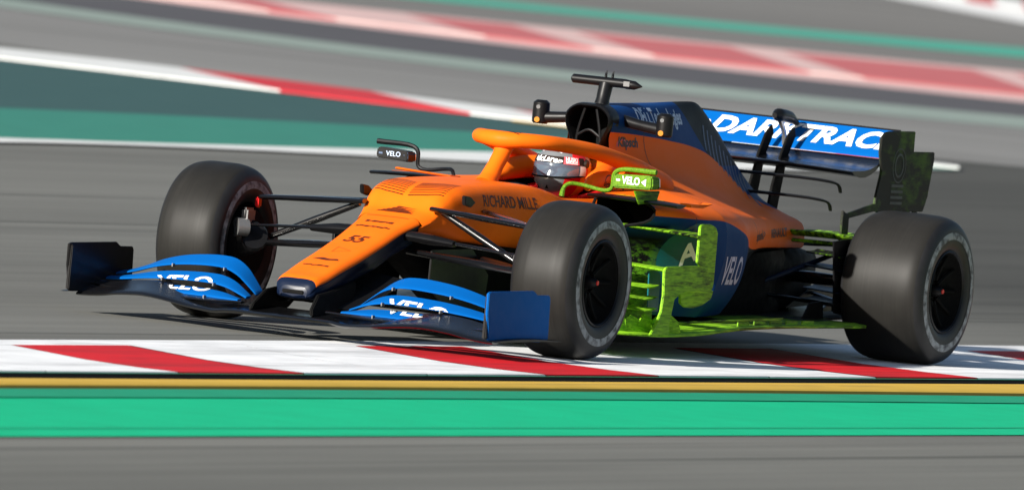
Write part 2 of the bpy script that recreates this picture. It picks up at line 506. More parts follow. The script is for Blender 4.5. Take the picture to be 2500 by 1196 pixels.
# flat print laid on a surface: 2D outline cut into strips and dropped on to the mesh below it
def lay(name, bm, O, U, V, bvh, mat_, parent, step=0.02, off=0.0015, thickness=True):
    O, U, V = Vector(O), fwd(U), Vector(V)
    V = (V - U * V.dot(U)).normalized()
    D = -(U.cross(V)).normalized()
    if bm.verts:
        for k in (0, 1):
            a = min(v.co[k] for v in bm.verts); b = max(v.co[k] for v in bm.verts)
            x = a + step
            while x < b:
                co = [0, 0, 0]; co[k] = x; no = [0, 0, 0]; no[k] = 1
                bmesh.ops.bisect_plane(bm, geom=list(bm.verts) + list(bm.edges) + list(bm.faces), plane_co=co, plane_no=no)
                x += step
    for v in bm.verts:
        P_ = O + U * v.co.x + V * v.co.y
        hit = bvh.ray_cast(P_ - D * 0.6, D, 1.4) if bvh else (None,)
        if bvh and hit[0] is None:
            hit = bvh.find_nearest(P_)
        v.co = (hit[0] if hit[0] is not None else P_) - D * off
    bmesh.ops.recalc_face_normals(bm, faces=bm.faces)
    me = bpy.data.meshes.new(name)
    bm.to_mesh(me); bm.free()
    me.materials.append(M[mat_])
    me.shade_smooth()
    o = bpy.data.objects.new(name, me)
    COL.objects.link(o); o.parent = parent
    return o

def text_bm(s, size, width=None, shear=0.0, bold=0.0):
    cu = bpy.data.curves.new('lettering', 'FONT')
    cu.body = s; cu.size = size; cu.shear = shear; cu.offset = bold
    cu.align_x = 'CENTER'; cu.align_y = 'CENTER'; cu.resolution_u = 3
    o = bpy.data.objects.new('lettering', cu)
    COL.objects.link(o)
    bpy.context.view_layer.update()
    me = bpy.data.meshes.new_from_object(o.evaluated_get(bpy.context.evaluated_depsgraph_get()))
    bm = bmesh.new(); bm.from_mesh(me)
    bpy.data.objects.remove(o); bpy.data.curves.remove(cu); bpy.data.meshes.remove(me)
    if width and bm.verts:
        a = min(v.co.x for v in bm.verts); b = max(v.co.x for v in bm.verts)
        for v in bm.verts:
            v.co.x = (v.co.x - (a + b) / 2) * width / (b - a)
    return bm

def poly_bm(polys):
    bm = bmesh.new()
    for pl_ in polys:
        bm.faces.new([bm.verts.new((a, b, 0)) for a, b in pl_])
    return bm

def blurred_word(width, h, k, seed):
    """one jagged bar: a line of print too small and smeared to read"""
    rg = random.Random(seed)
    ps = []
    for i in range(k):
        a, b = -width / 2 + width * i / k, -width / 2 + width * (i + 1) / k
        t, u = h * rg.uniform(.15, .5), -h * rg.uniform(.15, .5)
        ps.append((a, b, t, u))
    bm = bmesh.new()
    up_, dn_ = [], []
    for a, b, t, u in ps:
        up_ += [(a, t), (b, t * .8)]; dn_ += [(a, u), (b, u * .8)]
    for i in range(len(up_) - 1):
        if up_[i][0] == up_[i + 1][0]:
            continue
        bm.faces.new([bm.verts.new((*q, 0)) for q in (dn_[i], dn_[i + 1], up_[i + 1], up_[i])])
    bmesh.ops.remove_doubles(bm, verts=bm.verts, dist=1e-6)
    return bm

def ring_bm(rx, ry, w_, k=28, a0=0.0, a1=2 * math.pi):
    ps = []
    for i in range(k):
        a, b = a0 + (a1 - a0) * i / k, a0 + (a1 - a0) * (i + 1) / k
        ps.append([(rx * math.cos(a), ry * math.sin(a)), (rx * math.cos(b), ry * math.sin(b)), ((rx - w_) * math.cos(b), (ry - w_) * math.sin(b)), ((rx - w_) * math.cos(a), (ry - w_) * math.sin(a))])
    return poly_bm(ps)

def words(s, O, U, V, size, bvh, mat_, parent, width=None, shear=0.0, bold=0.0, step=0.02, off=0.0015):
    return lay('lettering', text_bm(s, size, width, shear, bold), O, U, V, bvh, mat_, parent, step, off)

# ------------------------------------------------------------------ the setting
G = {
    'far_green_a': [(-75.83, -43.29), (-75.52, -42.46), (-75.27, -41.67), (-75.09, -40.91), (-74.96, -40.18), (-74.88, -39.49), (-74.86, -38.83), (-74.90, -38.20), (-74.99, -37.59), (-75.14, -37.02), (-75.34, -36.48), (-75.60, -35.96), (-75.91, -35.47), (-76.28, -35.00), (-76.71, -34.56), (-77.19, -34.15), (-77.74, -33.76), (-78.34, -33.39), (-79.00, -33.05), (-79.73, -32.73), (-80.52, -32.43), (-81.37, -32.16), (-82.30, -31.92), (-83.29, -31.69)],
    'far_green_b': [(-71.08, -40.75), (-71.07, -40.10), (-71.09, -39.47), (-71.14, -38.85), (-71.21, -38.25), (-71.30, -37.66), (-71.42, -37.09), (-71.57, -36.53), (-71.74, -35.98), (-71.94, -35.45), (-72.16, -34.93), (-72.41, -34.42), (-72.68, -33.93), (-72.99, -33.45), (-73.31, -32.97), (-73.67, -32.52), (-74.05, -32.07), (-74.45, -31.63), (-74.89, -31.20), (-75.35, -30.79), (-75.84, -30.38), (-76.36, -29.99), (-76.91, -29.60), (-77.49, -29.23)],
    'far_kerb_a': [(-64.14, -37.04), (-64.21, -36.46), (-64.29, -35.90), (-64.40, -35.34), (-64.53, -34.81), (-64.68, -34.28), (-64.85, -33.76), (-65.04, -33.26), (-65.25, -32.76), (-65.49, -32.28), (-65.74, -31.81), (-66.02, -31.35), (-66.32, -30.89), (-66.64, -30.45), (-66.98, -30.02), (-67.35, -29.59), (-67.73, -29.18), (-68.14, -28.77), (-68.58, -28.37), (-69.04, -27.98), (-69.52, -27.60), (-70.02, -27.23), (-70.55, -26.87), (-71.11, -26.51)],
    'far_kerb_b': [(-62.75, -36.29), (-62.00, -35.29), (-61.31, -34.33), (-60.68, -33.41), (-60.10, -32.52), (-59.57, -31.67), (-59.09, -30.85), (-58.67, -30.07), (-58.29, -29.31), (-57.97, -28.59), (-57.68, -27.89), (-57.45, -27.22), (-57.26, -26.57), (-57.11, -25.95), (-57.01, -25.36), (-56.95, -24.78), (-56.93, -24.23), (-56.96, -23.70), (-57.03, -23.19), (-57.14, -22.71), (-57.30, -22.24), (-57.49, -21.79), (-57.73, -21.35), (-58.01, -20.94)],
    'pale_a': [(-56.01, -32.68), (-55.17, -31.67), (-54.41, -30.70), (-53.72, -29.79), (-53.11, -28.92), (-52.57, -28.09), (-52.09, -27.31), (-51.68, -26.57), (-51.34, -25.86), (-51.06, -25.19), (-50.84, -24.56), (-50.68, -23.96), (-50.58, -23.39), (-50.54, -22.85), (-50.56, -22.34), (-50.63, -21.86), (-50.77, -21.41), (-50.96, -20.98), (-51.21, -20.59), (-51.53, -20.21), (-51.90, -19.86), (-52.33, -19.54), (-52.82, -19.24), (-53.38, -18.97)],
    'pale_b': [(-52.89, -31.01), (-52.06, -30.02), (-51.31, -29.08), (-50.63, -28.18), (-50.02, -27.33), (-49.48, -26.52), (-49.00, -25.75), (-48.58, -25.01), (-48.22, -24.32), (-47.92, -23.65), (-47.68, -23.02), (-47.49, -22.42), (-47.36, -21.86), (-47.29, -21.32), (-47.27, -20.80), (-47.30, -20.32), (-47.39, -19.86), (-47.53, -19.43), (-47.72, -19.02), (-47.97, -18.63), (-48.27, -18.27), (-48.62, -17.93), (-49.04, -17.62), (-49.51, -17.32)],
    'corner_a': [(-127.86, -57.91), (-126.08, -56.76), (-124.40, -55.67), (-122.83, -54.63), (-121.34, -53.65), (-119.95, -52.70), (-118.64, -51.81), (-117.42, -50.95), (-116.28, -50.14), (-115.21, -49.36), (-114.22, -48.63), (-113.31, -47.92), (-112.46, -47.26), (-111.68, -46.62), (-110.97, -46.02), (-110.32, -45.45), (-109.73, -44.91), (-109.21, -44.40), (-108.74, -43.92), (-108.34, -43.46), (-107.99, -43.03), (-107.70, -42.63), (-107.47, -42.26), (-107.30, -41.90)],
    'corner_b': [(-118.13, -53.39), (-116.26, -52.22), (-114.45, -51.09), (-112.71, -49.99), (-111.03, -48.93), (-109.41, -47.90), (-107.85, -46.90), (-106.34, -45.94), (-104.88, -45.00), (-103.47, -44.09), (-102.11, -43.21), (-100.80, -42.35), (-99.53, -41.52), (-98.30, -40.71), (-97.12, -39.92), (-95.98, -39.16), (-94.87, -38.42), (-93.80, -37.69), (-92.77, -36.99), (-91.77, -36.30), (-90.80, -35.64), (-89.87, -34.99), (-88.97, -34.35), (-88.09, -33.74)],
    'gorekerb_a': [(-37.25, -22.64), (-37.51, -22.46), (-37.72, -22.26), (-37.89, -22.03), (-38.02, -21.79), (-38.11, -21.52), (-38.16, -21.23), (-38.17, -20.93), (-38.16, -20.61), (-38.11, -20.27), (-38.04, -19.93), (-37.95, -19.57), (-37.84, -19.21), (-37.71, -18.84), (-37.56, -18.46), (-37.41, -18.08), (-37.24, -17.70), (-37.07, -17.32), (-36.90, -16.93), (-36.73, -16.55), (-36.56, -16.17), (-36.39, -15.80), (-36.23, -15.43), (-36.08, -15.07), (-35.95, -14.71), (-35.82, -14.36), (-35.72, -14.02), (-35.63, -13.69), (-35.57, -13.38), (-35.53, -13.07)],
    'gorekerb_b': [(-35.42, -21.66), (-35.48, -21.38), (-35.52, -21.10), (-35.54, -20.80), (-35.55, -20.50), (-35.54, -20.19), (-35.52, -19.87), (-35.49, -19.55), (-35.44, -19.22), (-35.39, -18.90), (-35.33, -18.57), (-35.27, -18.24), (-35.21, -17.90), (-35.14, -17.57), (-35.07, -17.24), (-35.01, -16.91), (-34.95, -16.59), (-34.89, -16.27), (-34.84, -15.95), (-34.80, -15.63), (-34.76, -15.33), (-34.74, -15.02), (-34.72, -14.73), (-34.73, -14.44), (-34.74, -14.16), (-34.77, -13.88), (-34.83, -13.62), (-34.90, -13.36), (-34.99, -13.12), (-35.10, -12.88)],
    'slate_b': [(-22.48, -14.73), (-23.05, -14.77), (-23.61, -14.80), (-24.17, -14.82), (-24.73, -14.84), (-25.28, -14.86), (-25.83, -14.87), (-26.37, -14.88), (-26.90, -14.88), (-27.43, -14.87), (-27.95, -14.85), (-28.47, -14.83), (-28.97, -14.81), (-29.46, -14.77), (-29.94, -14.73), (-30.41, -14.67), (-30.86, -14.61), (-31.31, -14.54), (-31.73, -14.47), (-32.15, -14.38), (-32.54, -14.28), (-32.92, -14.17), (-33.28, -14.06), (-33.62, -13.93), (-33.95, -13.79), (-34.25, -13.64), (-34.53, -13.48), (-34.79, -13.31), (-35.02, -13.13), (-35.23, -12.94)],
    'gore_line_a': [(-17.32, -11.96), (-17.75, -11.95), (-18.21, -11.94), (-18.68, -11.94), (-19.18, -11.95), (-19.70, -11.96), (-20.23, -11.99), (-20.79, -12.01), (-21.36, -12.05), (-21.95, -12.09), (-22.55, -12.14), (-23.17, -12.19), (-23.80, -12.24), (-24.45, -12.30), (-25.10, -12.35), (-25.77, -12.41), (-26.45, -12.48), (-27.13, -12.54), (-27.82, -12.60), (-28.52, -12.66), (-29.21, -12.71), (-29.91, -12.77), (-30.61, -12.82), (-31.31, -12.86), (-32.00, -12.90), (-32.69, -12.93), (-33.36, -12.96), (-34.03, -12.97), (-34.68, -12.98), (-35.31, -12.97)],
    'gore_line_b': [(-15.27, -10.87), (-16.12, -11.08), (-16.93, -11.26), (-17.69, -11.42), (-18.40, -11.54), (-19.07, -11.64), (-19.70, -11.71), (-20.29, -11.76), (-20.85, -11.79), (-21.38, -11.80), (-21.88, -11.80), (-22.37, -11.79), (-22.83, -11.76), (-23.29, -11.73), (-23.75, -11.69), (-24.21, -11.65), (-24.67, -11.62), (-25.15, -11.58), (-25.65, -11.56), (-26.17, -11.54), (-26.73, -11.54), (-27.33, -11.56), (-27.98, -11.59), (-28.69, -11.65), (-29.47, -11.74), (-30.32, -11.85), (-31.26, -12.00), (-32.30, -12.20), (-33.45, -12.43), (-34.74, -12.72)],
    'gore_yellow_a': [(-34.92, -16.15), (-34.99, -15.96), (-35.01, -15.75), (-34.98, -15.52), (-34.90, -15.27), (-34.77, -14.99)],
    'gore_yellow_b': [(-34.43, -15.91), (-34.45, -15.70), (-34.43, -15.48), (-34.38, -15.24), (-34.30, -14.98), (-34.19, -14.72)],
}

def sheet(name, a, b, z, mat_, kind='structure', parent=None):
    verts = [(x, y, z) for x, y in a] + [(x, y, z) for x, y in b]
    k = len(a)
    faces = [(i, i + 1, k + i + 1, k + i) for i in range(k - 1)]
    o = mesh_obj(name, verts, faces, mat_, parent, smooth=False)
    if kind and not parent:
        o['kind'] = kind
    return o

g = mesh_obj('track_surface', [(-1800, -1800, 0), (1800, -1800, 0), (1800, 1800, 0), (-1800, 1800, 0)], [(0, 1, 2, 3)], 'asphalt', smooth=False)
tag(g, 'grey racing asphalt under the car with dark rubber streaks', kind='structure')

def lerp(a, b, t):
    return (a[0] + (b[0] - a[0]) * t, a[1] + (b[1] - a[1]) * t)
def at_frac(pl_, t):
    q = min(max(t, 0), 1) * (len(pl_) - 1); i = min(int(q), len(pl_) - 2)
    return lerp(pl_[i], pl_[i + 1], q - i)
def push(pl_, d):
    """edge moved away from the camera side along the view of the track, for run-off beyond the last line"""
    return [(x - d * 0.9, y - d * 0.43) for x, y in pl_]
def blocks(parent, a, b, cuts, mats, z, skew, name='kerb_block', h=0.012):
    for i in range(len(cuts) - 1):
        A, B = [], []
        for s in range(5):
            t = cuts[i] + (cuts[i + 1] - cuts[i]) * s / 4
            A.append(at_frac(a, t)); B.append(at_frac(b, t + skew))
        k = 5
        vs = [(x, y, z + h) for x, y in A] + [(x, y, z + h) for x, y in B] + [(x, y, z) for x, y in A] + [(x, y, z) for x, y in B]
        fs = []
        for s in range(4):
            fs += [(s, s + 1, k + s + 1, k + s), (s, 2 * k + s, 2 * k + s + 1, s + 1), (k + s, k + s + 1, 3 * k + s + 1, 3 * k + s)]
        fs += [(0, k, 3 * k, 2 * k), (4, 2 * k + 4, 3 * k + 4, k + 4)]
        mesh_obj(name, vs, fs, mats[i % len(mats)], parent, smooth=False)

def taper(a, b, k=8):
    """the two edges run together over the last k points, where the island ends in a point"""
    for i in range(k):
        t = (i + 1) / k * .5
        p_, q_ = a[-k + i], b[-k + i]
        a[-k + i], b[-k + i] = lerp(p_, q_, t), lerp(q_, p_, t)
taper(G['gore_line_a'], G['gore_line_b'])
# far side, from the back forward
tag(sheet('far_runoff', push(G['far_green_a'], 400), G['far_green_a'], 0.004, 'asphalt_far'), 'pale grey asphalt run-off beyond the far green line')
tag(sheet('far_green_line', G['far_green_a'], G['far_green_b'], 0.008, 'f_green'), 'pale green painted strip beyond the far kerb')
tag(sheet('far_verge', G['far_green_b'], G['far_kerb_a'], 0.004, 'asphalt_far'), 'grey strip between the far kerb and green line')
fk = tag(sheet('far_kerb', G['far_kerb_a'], G['far_kerb_b'], 0.004, 'f_white'), 'faded red and white kerb along the dark far track')
fa = [lerp(p_, q_, 0.16) for p_, q_ in zip(G['far_kerb_a'], G['far_kerb_b'])]
fb = [lerp(p_, q_, 0.80) for p_, q_ in zip(G['far_kerb_a'], G['far_kerb_b'])]
blocks(fk, fa, fb, [0.02, 0.12, 0.17, 0.26, 0.31, 0.42, 0.50, 0.545, 0.66, 0.70, 0.84, 0.87, 0.94], ['f_white', 'f_red'], 0.006, 0.06)
tag(sheet('far_track', G['far_kerb_b'], G['pale_a'], 0.004, 'asphalt_dark'), 'dark asphalt track beyond the pale green line')
tag(sheet('pale_line', G['pale_a'], G['pale_b'], 0.008, 'f_pale'), 'worn pale green edge line')
tag(sheet('middle_track', G['pale_b'], push(G['pale_b'], -11.5), 0.002, 'asphalt_mid'), 'grey asphalt track beyond the painted island')
ck = tag(sheet('corner_kerb', G['corner_a'], G['corner_b'], 0.008, 'f_white2'), 'white and pink kerb at the far corner')
cc_ = [0.0]
while cc_[-1] < 0.93:
    cc_.append(cc_[-1] + 0.06)
blocks(ck, G['corner_a'], [lerp(p_, q_, 0.45) for p_, q_ in zip(G['corner_a'], G['corner_b'])], cc_, ['f_white2', 'f_red'], 0.010, 0.01)

# the painted island (gore) between the two legs of the track
tag(sheet('painted_gore', G['gorekerb_b'], G['slate_b'], 0.006, 'g_slate'), 'slate green painted run-off island')
tag(sheet('painted_verge', G['slate_b'], G['gore_line_a'], 0.010, 'g_teal'), 'teal green painted strip beside the white line')
gk = tag(sheet('gore_kerb', G['gorekerb_a'], G['gorekerb_b'], 0.010, 'g_white'), 'white and red kerb along the painted island')
blocks(gk, G['gorekerb_a'], G['gorekerb_b'], [0.0, 0.10, 0.20, 0.305, 0.40, 0.475, 0.60, 0.68, 0.80, 0.88, 1.0], ['g_white', 'g_white', 'g_white', 'g_red', 'g_red', 'g_white', 'g_red', 'g_white', 'g_red', 'g_white'], 0.012, 0.09)
tag(sheet('gore_line', G['gore_line_a'], G['gore_line_b'], 0.014, 'g_white'), 'white edge line widening into a kerb behind the car')
tag(sheet('gore_yellow_strip', G['gore_yellow_a'], G['gore_yellow_b'], 0.014, 'k_yellow'), 'small yellow painted strip on the island')

# near side: edge line, red and white kerb, drain, yellow strip, green strip, run-off
def quad_y(c, x):
    xc = min(max(x, -12.0), 14.0)
    return c[0] * xc * xc + c[1] * xc + c[2] + (x - xc) * (2 * c[0] * xc + c[1]) * 0.6
Q = {'line': (0.00134, 0.04648, 0.15425), 'kf': (0.0011, 0.04012, 0.37521), 'kb': (-0.00034, 0.01973, 1.79407),
     'ya': (-0.00056, 0.02393, 1.8287), 'ga': (0.00199, -0.00625, 2.31982), 'gb': (-0.00014, 0.02091, 3.81579)}
XS = [-60 + i * 1.0 for i in range(121)]
def edge(k, d=0.0):
    return [(x, quad_y(Q[k], x) + d) for x in XS]
tag(sheet('edge_line', edge('line'), edge('kf', 0.02), 0.004, 'k_white'), 'white painted line along the near kerb')
tag(sheet('near_runoff', edge('gb', -0.02), [(x, 60) for x in XS], 0.004, 'asphalt_near'), 'grey asphalt run-off in front of the green strip')
KZ = [(0.0, 0.005), (0.45, 0.007), (0.75, 0.018), (1.0, 0.032)]     # kerb profile: share of width, height
vs, fs = [], []
for x in XS:
    a, b = quad_y(Q['kf'], x), quad_y(Q['kb'], x)
    for t, z in KZ:
        vs.append((x, a + (b - a) * t, z - 0.004))
    vs.append((x, b + 0.012, 0.022)); vs.append((x, b + 0.03, -0.02))
k = len(KZ) + 2
for i in range(len(XS) - 1):
    for j in range(k - 1):
        fs.append((i * k + j, i * k + j + 1, (i + 1) * k + j + 1, (i + 1) * k + j))
kb = mesh_obj('kerb', vs, fs, 'concrete')
tag(kb, 'red and white painted kerb under the left wheels', kind='structure')
PER, RLEN, SKEW = 3.46, 1.14, 1.10
def kerb_block(x0, x1, mat_):
    nx, vs, fs = 5, [], []
    dz = random.uniform(-.0012, .0015)
    ks = KZ
    for i in range(nx):
        x = x0 + (x1 - x0) * i / (nx - 1)
        for t, z in ks:
            xx = x + SKEW * t
            a, b = quad_y(Q['kf'], xx), quad_y(Q['kb'], xx)
            vs.append((xx, a + (b - a) * t, z + dz))
        vs.append((xx, b + 0.004, 0.026))
    k = len(ks) + 1
    for i in range(nx - 1):
        for j in range(k - 1):
            fs.append((i * k + j, i * k + j + 1, (i + 1) * k + j + 1, (i + 1) * k + j))
    return mesh_obj('kerb_block', vs, fs, mat_, kb)
X0 = 1.20          # front end of a red block
kk = math.floor((-32 - X0) / PER)
while X0 + kk * PER < 24:
    xe = X0 + kk * PER
    kerb_block(xe - RLEN, xe - 0.012, 'k_red')
    kerb_block(xe, xe + (PER - RLEN) / 2 - 0.012, 'k_white')
    kerb_block(xe + (PER - RLEN) / 2, xe + PER - RLEN - 0.012, 'k_white')
    kk += 1
tag(sheet('kerb_lip', edge('kb', 0.006), edge('kb', 0.022), 0.0262, 'k_green_dark'), 'thin green painted lip behind the kerb')
tag(sheet('drain_strip', edge('kb', 0.02), edge('ya', 0.08), 0.005, 'concrete'), 'dark concrete strip behind the kerb')
# yellow strip: a low rounded bump strip
vs, fs = [], []
prof = [(0.0, 0.006), (0.05, 0.016), (0.5, 0.024), (0.93, 0.026), (0.97, 0.02), (1.0, -0.01)]
for x in XS:
    a, b = quad_y(Q['ya'], x) + 0.06, quad_y(Q['ga'], x) - 0.03
    for t, z in prof:
        vs.append((x, a + (b - a) * t, z))
k = len(prof)
for i in range(len(XS) - 1):
    for j in range(k - 1):
        fs.append((i * k + j, i * k + j + 1, (i + 1) * k + j + 1, (i + 1) * k + j))
tag(mesh_obj('yellow_kerb', vs, fs, 'k_yellow'), 'scuffed yellow kerb strip behind the red and white kerb', kind='structure')
tag(sheet('green_strip', edge('ga', 0.0), edge('gb'), 0.008, 'k_green'), 'bright green painted strip in front of the yellow kerb')
tag(sheet('green_seam', edge('ga', 0.002), edge('ga', 0.30), 0.012, 'k_green_dark'), 'darker green band along the yellow kerb')
tag(sheet('green_joint', edge('gb', -0.255), edge('gb', -0.235), 0.012, 'k_green_dark'), 'thin dark joint along the green strip')

# ------------------------------------------------------------------ the race car (x forward, y to its left, z up; front axle near x = 0)
CAR = bpy.data.objects.new('race_car', None)
COL.objects.link(CAR)
tag(CAR, 'orange and blue open-wheel race car with green test paint riding the kerb', 'race car')

# nose ---------------------------------------------------------------
def nose_sec(x, zt, w_, zb, wb):
    return (x, [(0, zt), (w_ * .6, zt - .001), (w_ * .9, zt - .008), (w_ + .004, zt - .028), (w_, zt - .045), (wb, (zt + zb) / 2 - .02), (wb * .9, zb + .008), (0, zb)])
rows = loft_rows([nose_sec(.965, .215, .060, .172, .06), nose_sec(.955, .232, .078, .165, .078), nose_sec(.935, .252, .090, .160, .09), nose_sec(.86, .276, .100, .165, .10),
                  nose_sec(.75, .313, .104, .19, .10), nose_sec(.6, .358, .108, .235, .095), nose_sec(.4, .424, .112, .29, .098),
                  nose_sec(.22, .490, .120, .36, .105), nose_sec(.10, .530, .138, .40, .12)], 5, 4)
rows = [mirror_row(r) for r in rows]
ncol = len(rows[0]); half = ncol // 2
nose = grid_obj('nose', rows, ['orange', 'navy'], CAR, lambda c, i, j: 0 if abs(j + .5 - half) < 13 and c.x < .9395 else 1, cap=(False, True), capmat=1)
NOSE = bvh_of(nose)

# monocoque ----------------------------------------------------------
def mono_sec(x, zt, wt, wm, zm, zb, wb):
    return (x, [(0, zt), (wt * .6, zt - .001), (wt * .92, zt - .008), (wt + .018, zt - .038), (wm, zm), (wm - .004, (zm + zb) / 2), (wb, zb + .006), (wb * .6, zb - .004), (0, zb - .01)])
MS = [mono_sec(.10, .530, .138, .142, .49, .455, .12), mono_sec(.03, .560, .155, .165, .505, .45, .135), mono_sec(-.04, .628, .165, .190, .53, .448, .15),
      mono_sec(-.10, .658, .176, .205, .545, .445, .165), mono_sec(-.20, .676, .19, .222, .555, .44, .19), mono_sec(-.45, .688, .203, .245, .56, .43, .215),
      mono_sec(-.80, .694, .222, .285, .565, .42, .25), mono_sec(-.97, .676, .240, .315, .56, .415, .27), mono_sec(-1.12, .652, .258, .345, .555, .41, .28), mono_sec(-1.35, .655, .275, .37, .55, .41, .3),
      mono_sec(-1.68, .70, .29, .39, .56, .41, .3), mono_sec(-1.90, .72, .29, .39, .56, .41, .3)]
rows = [mirror_row(r) for r in loft_rows(MS, 6, 4)]
half = len(rows[0]) // 2
mono = grid_obj('monocoque', rows, ['orange', 'carbon'], CAR, lambda c, i, j: 1 if (abs(j + .5 - half) > 26 or (c.x < -1.18 and abs(c.y) > .31 and c.z < .65)) else 0,
                skip=lambda c, i, j: -1.66 < c.x < -0.985 and abs(j + .5 - half) < 8)
MONO = bvh_of(mono)
# cockpit lining
tub = []
for x_, w_, zt in ((-.97, .20, .662), (-1.12, .225, .640), (-1.35, .24, .640), (-1.68, .24, .69)):
    tub.append((x_, [(0, .30), (w_ * .7, .31), (w_ - .01, .40), (w_, zt)]))
rows = [mirror_row(r) for r in loft_rows(tub, 3, 3)]
grid_obj('cockpit_lining', rows, 'matte', CAR, cap=(True, True))
# black keel and under-chassis
rows = [mirror_row(r) for r in loft_rows([
    (.10, [(0, .46), (.09, .455), (.10, .43), (.08, .41), (0, .405)]), (-.2, [(0, .445), (.15, .44), (.13, .38), (.09, .28), (0, .25)]),
    (-.6, [(0, .43), (.20, .425), (.17, .34), (.14, .15), (0, .12)]), (-1.0, [(0, .42), (.26, .415), (.20, .32), (.17, .12), (0, .08)]),
    (-1.4, [(0, .42), (.29, .41), (.27, .3), (.26, .12), (0, .08)]), (-2.4, [(0, .42), (.36, .41), (.36, .3), (.34, .14), (0, .10)]), (-3.0, [(0, .45), (.33, .44), (.32, .3), (.30, .15), (0, .12)]), (-3.5, [(0, .46), (.22, .45), (.22, .3), (.22, .17), (0, .15)])], 4, 3)]
grid_obj('lower_chassis', rows, 'matte', CAR, cap=(True, True))

# engine cover with the rear of the sidepods --------------------------
ES = [(-1.80, [(0, 1.040), (.068, 1.033), (.112, .985), (.100, .90), (.125, .82), (.225, .765), (.42, .695), (.60, .660), (.695, .605), (.715, .48), (.69, .34), (.66, .25), (.60, .17)]),
      (-2.05, [(0, 1.054), (.058, 1.045), (.104, .985), (.104, .90), (.14, .81), (.245, .745), (.43, .68), (.585, .64), (.665, .585), (.685, .45), (.665, .33), (.63, .25), (.58, .18)]),
      (-2.40, [(0, 1.064), (.036, 1.052), (.090, .97), (.108, .87), (.16, .77), (.265, .70), (.40, .645), (.50, .61), (.55, .555), (.55, .455), (.52, .35), (.48, .26), (.45, .2)]),
      (-2.84, [(0, 1.078), (.012, 1.060), (.046, .95), (.098, .82), (.16, .715), (.25, .655), (.335, .615), (.39, .59), (.42, .54), (.41, .468), (.33, .42), (.28, .32), (.26, .22)]),
      (-3.10, [(0, .975), (.012, .950), (.036, .87), (.080, .765), (.14, .685), (.215, .64), (.285, .607), (.335, .582), (.355, .535), (.345, .466), (.26, .44), (.2, .34), (.18, .24)]),
      (-3.35, [(0, .822), (.014, .800), (.036, .745), (.074, .69), (.12, .648), (.185, .62), (.245, .597), (.290, .575), (.31, .53), (.30, .464), (.2, .44), (.15, .36), (.14, .26)]),
      (-3.64, [(0, .668), (.016, .660), (.045, .645), (.085, .63), (.125, .612), (.165, .598), (.205, .585), (.235, .567), (.25, .525), (.245, .462), (.16, .45), (.12, .38), (.1, .3)])]
rows = [mirror_row(r) for r in loft_rows(ES, 7, 5)]
ecol = len(rows[0]) // 2
cover = grid_obj('engine_cover', rows, ['livery', 'matte'], CAR, lambda c, i, j: 1 if (c.x < -2.42 and abs(j + .5 - ecol) > 45) else 0, cap=(True, False))
COVER = bvh_of(cover)

# sidepods' front --------------------------------------------------------
PS = [(-1.24, [(.30, .672), (.44, .672), (.56, .664), (.620, .632), (.60, .585), (.50, .552), (.40, .48), (.38, .32), (.37, .17)]),
      (-1.42, [(.30, .680), (.46, .675), (.60, .662), (.672, .622), (.665, .57), (.60, .53), (.53, .45), (.50, .30), (.48, .17)]),
      (-1.62, [(.28, .705), (.45, .682), (.61, .661), (.692, .612), (.70, .55), (.665, .49), (.62, .41), (.58, .28), (.55, .17)]),
      (-1.80, [(.225, .765), (.42, .695), (.60, .660), (.695, .605), (.715, .48), (.69, .34), (.675, .29), (.66, .25), (.60, .17)])]
PODS = {}
for s in (1, -1):
    rows = loft_rows(PS, 7, 6)
    if s < 0:
        rows = [[Vector((v.x, -v.y, v.z)) for v in r] for r in rows]
    pod = grid_obj('sidepod', rows, ['livery'], CAR)
    PODS[s] = bvh_of(pod)
    # inlet: dark duct set back inside the lip
    lip = [(.33, .660), (.44, .660), (.555, .650), (.600, .622), (.585, .592), (.49, .562), (.38, .545), (.33, .545)]
    r0 = [Vector((-1.25, y * s, z)) for y, z in lip]; r1 = [Vector((-1.55, y * s * .95, z)) for y, z in lip]
    grid_obj('inlet_duct', [r0, r1], 'matte', pod, closed_v=True, cap=(False, True))
    fr = [(.33, .668), (.44, .668), (.56, .660), (.616, .630), (.596, .588), (.50, .556), (.39, .54), (.33, .54)]
    rr = crom([(-1.244, y * s, z) for y, z in fr], 3, True)
    tube('inlet_lip', [tuple(v) for v in rr] + [tuple(rr[0])], 0.007, 'carbon', pod, 6, 1, smooth_path=False)
    # closing wall of the undercut
    low_ = [(.38, .535), (.50, .552), (.40, .48), (.38, .32), (.37, .17), (.2, .17), (.2, .535)]
    mesh_obj('undercut_wall', [(-1.245, y * s, z) for y, z in low_], [tuple(range(len(low_)))], 'vizdim', pod, smooth=False)

# airbox ------------------------------------------------------------------
air_out = [(0, 1.046), (.060, 1.042), (.105, 1.005), (.108, .960), (.085, .905), (.068, .85), (.060, .80), (.05, .765), (0, .76)]
def airrow(x, k, dz=0.0):
    half_ = [Vector((x, y * k, .92 + (z - .92) * k + dz)) for y, z in air_out]
    return crom([(v.x, -v.y, v.z) for v in reversed(half_[1:-1])] + [tuple(v) for v in half_], 3, True)
rows = [airrow(-1.86, 1.03), airrow(-1.80, 1.03), airrow(-1.775, 1.0), airrow(-1.768, .94), airrow(-1.785, .86), airrow(-1.98, .80)]
airbox = grid_obj('airbox', rows, ['carbon', 'matte'], CAR, lambda c, i, j: 1 if i >= 4 else 0, closed_v=True, cap=(False, True), capmat=1)
for s in (1, -1):
    tube('intake_divider', [(-1.80, s * .028, 1.025), (-1.80, s * .052, .93), (-1.80, s * .058, .88)], 0.007, 'carbon', airbox, 8, 3)
    tube('intake_divider', [(-1.80, s * .056, .885), (-1.80, s * .045, .82), (-1.80, s * .04, .78)], 0.006, 'carbon', airbox, 8, 3)
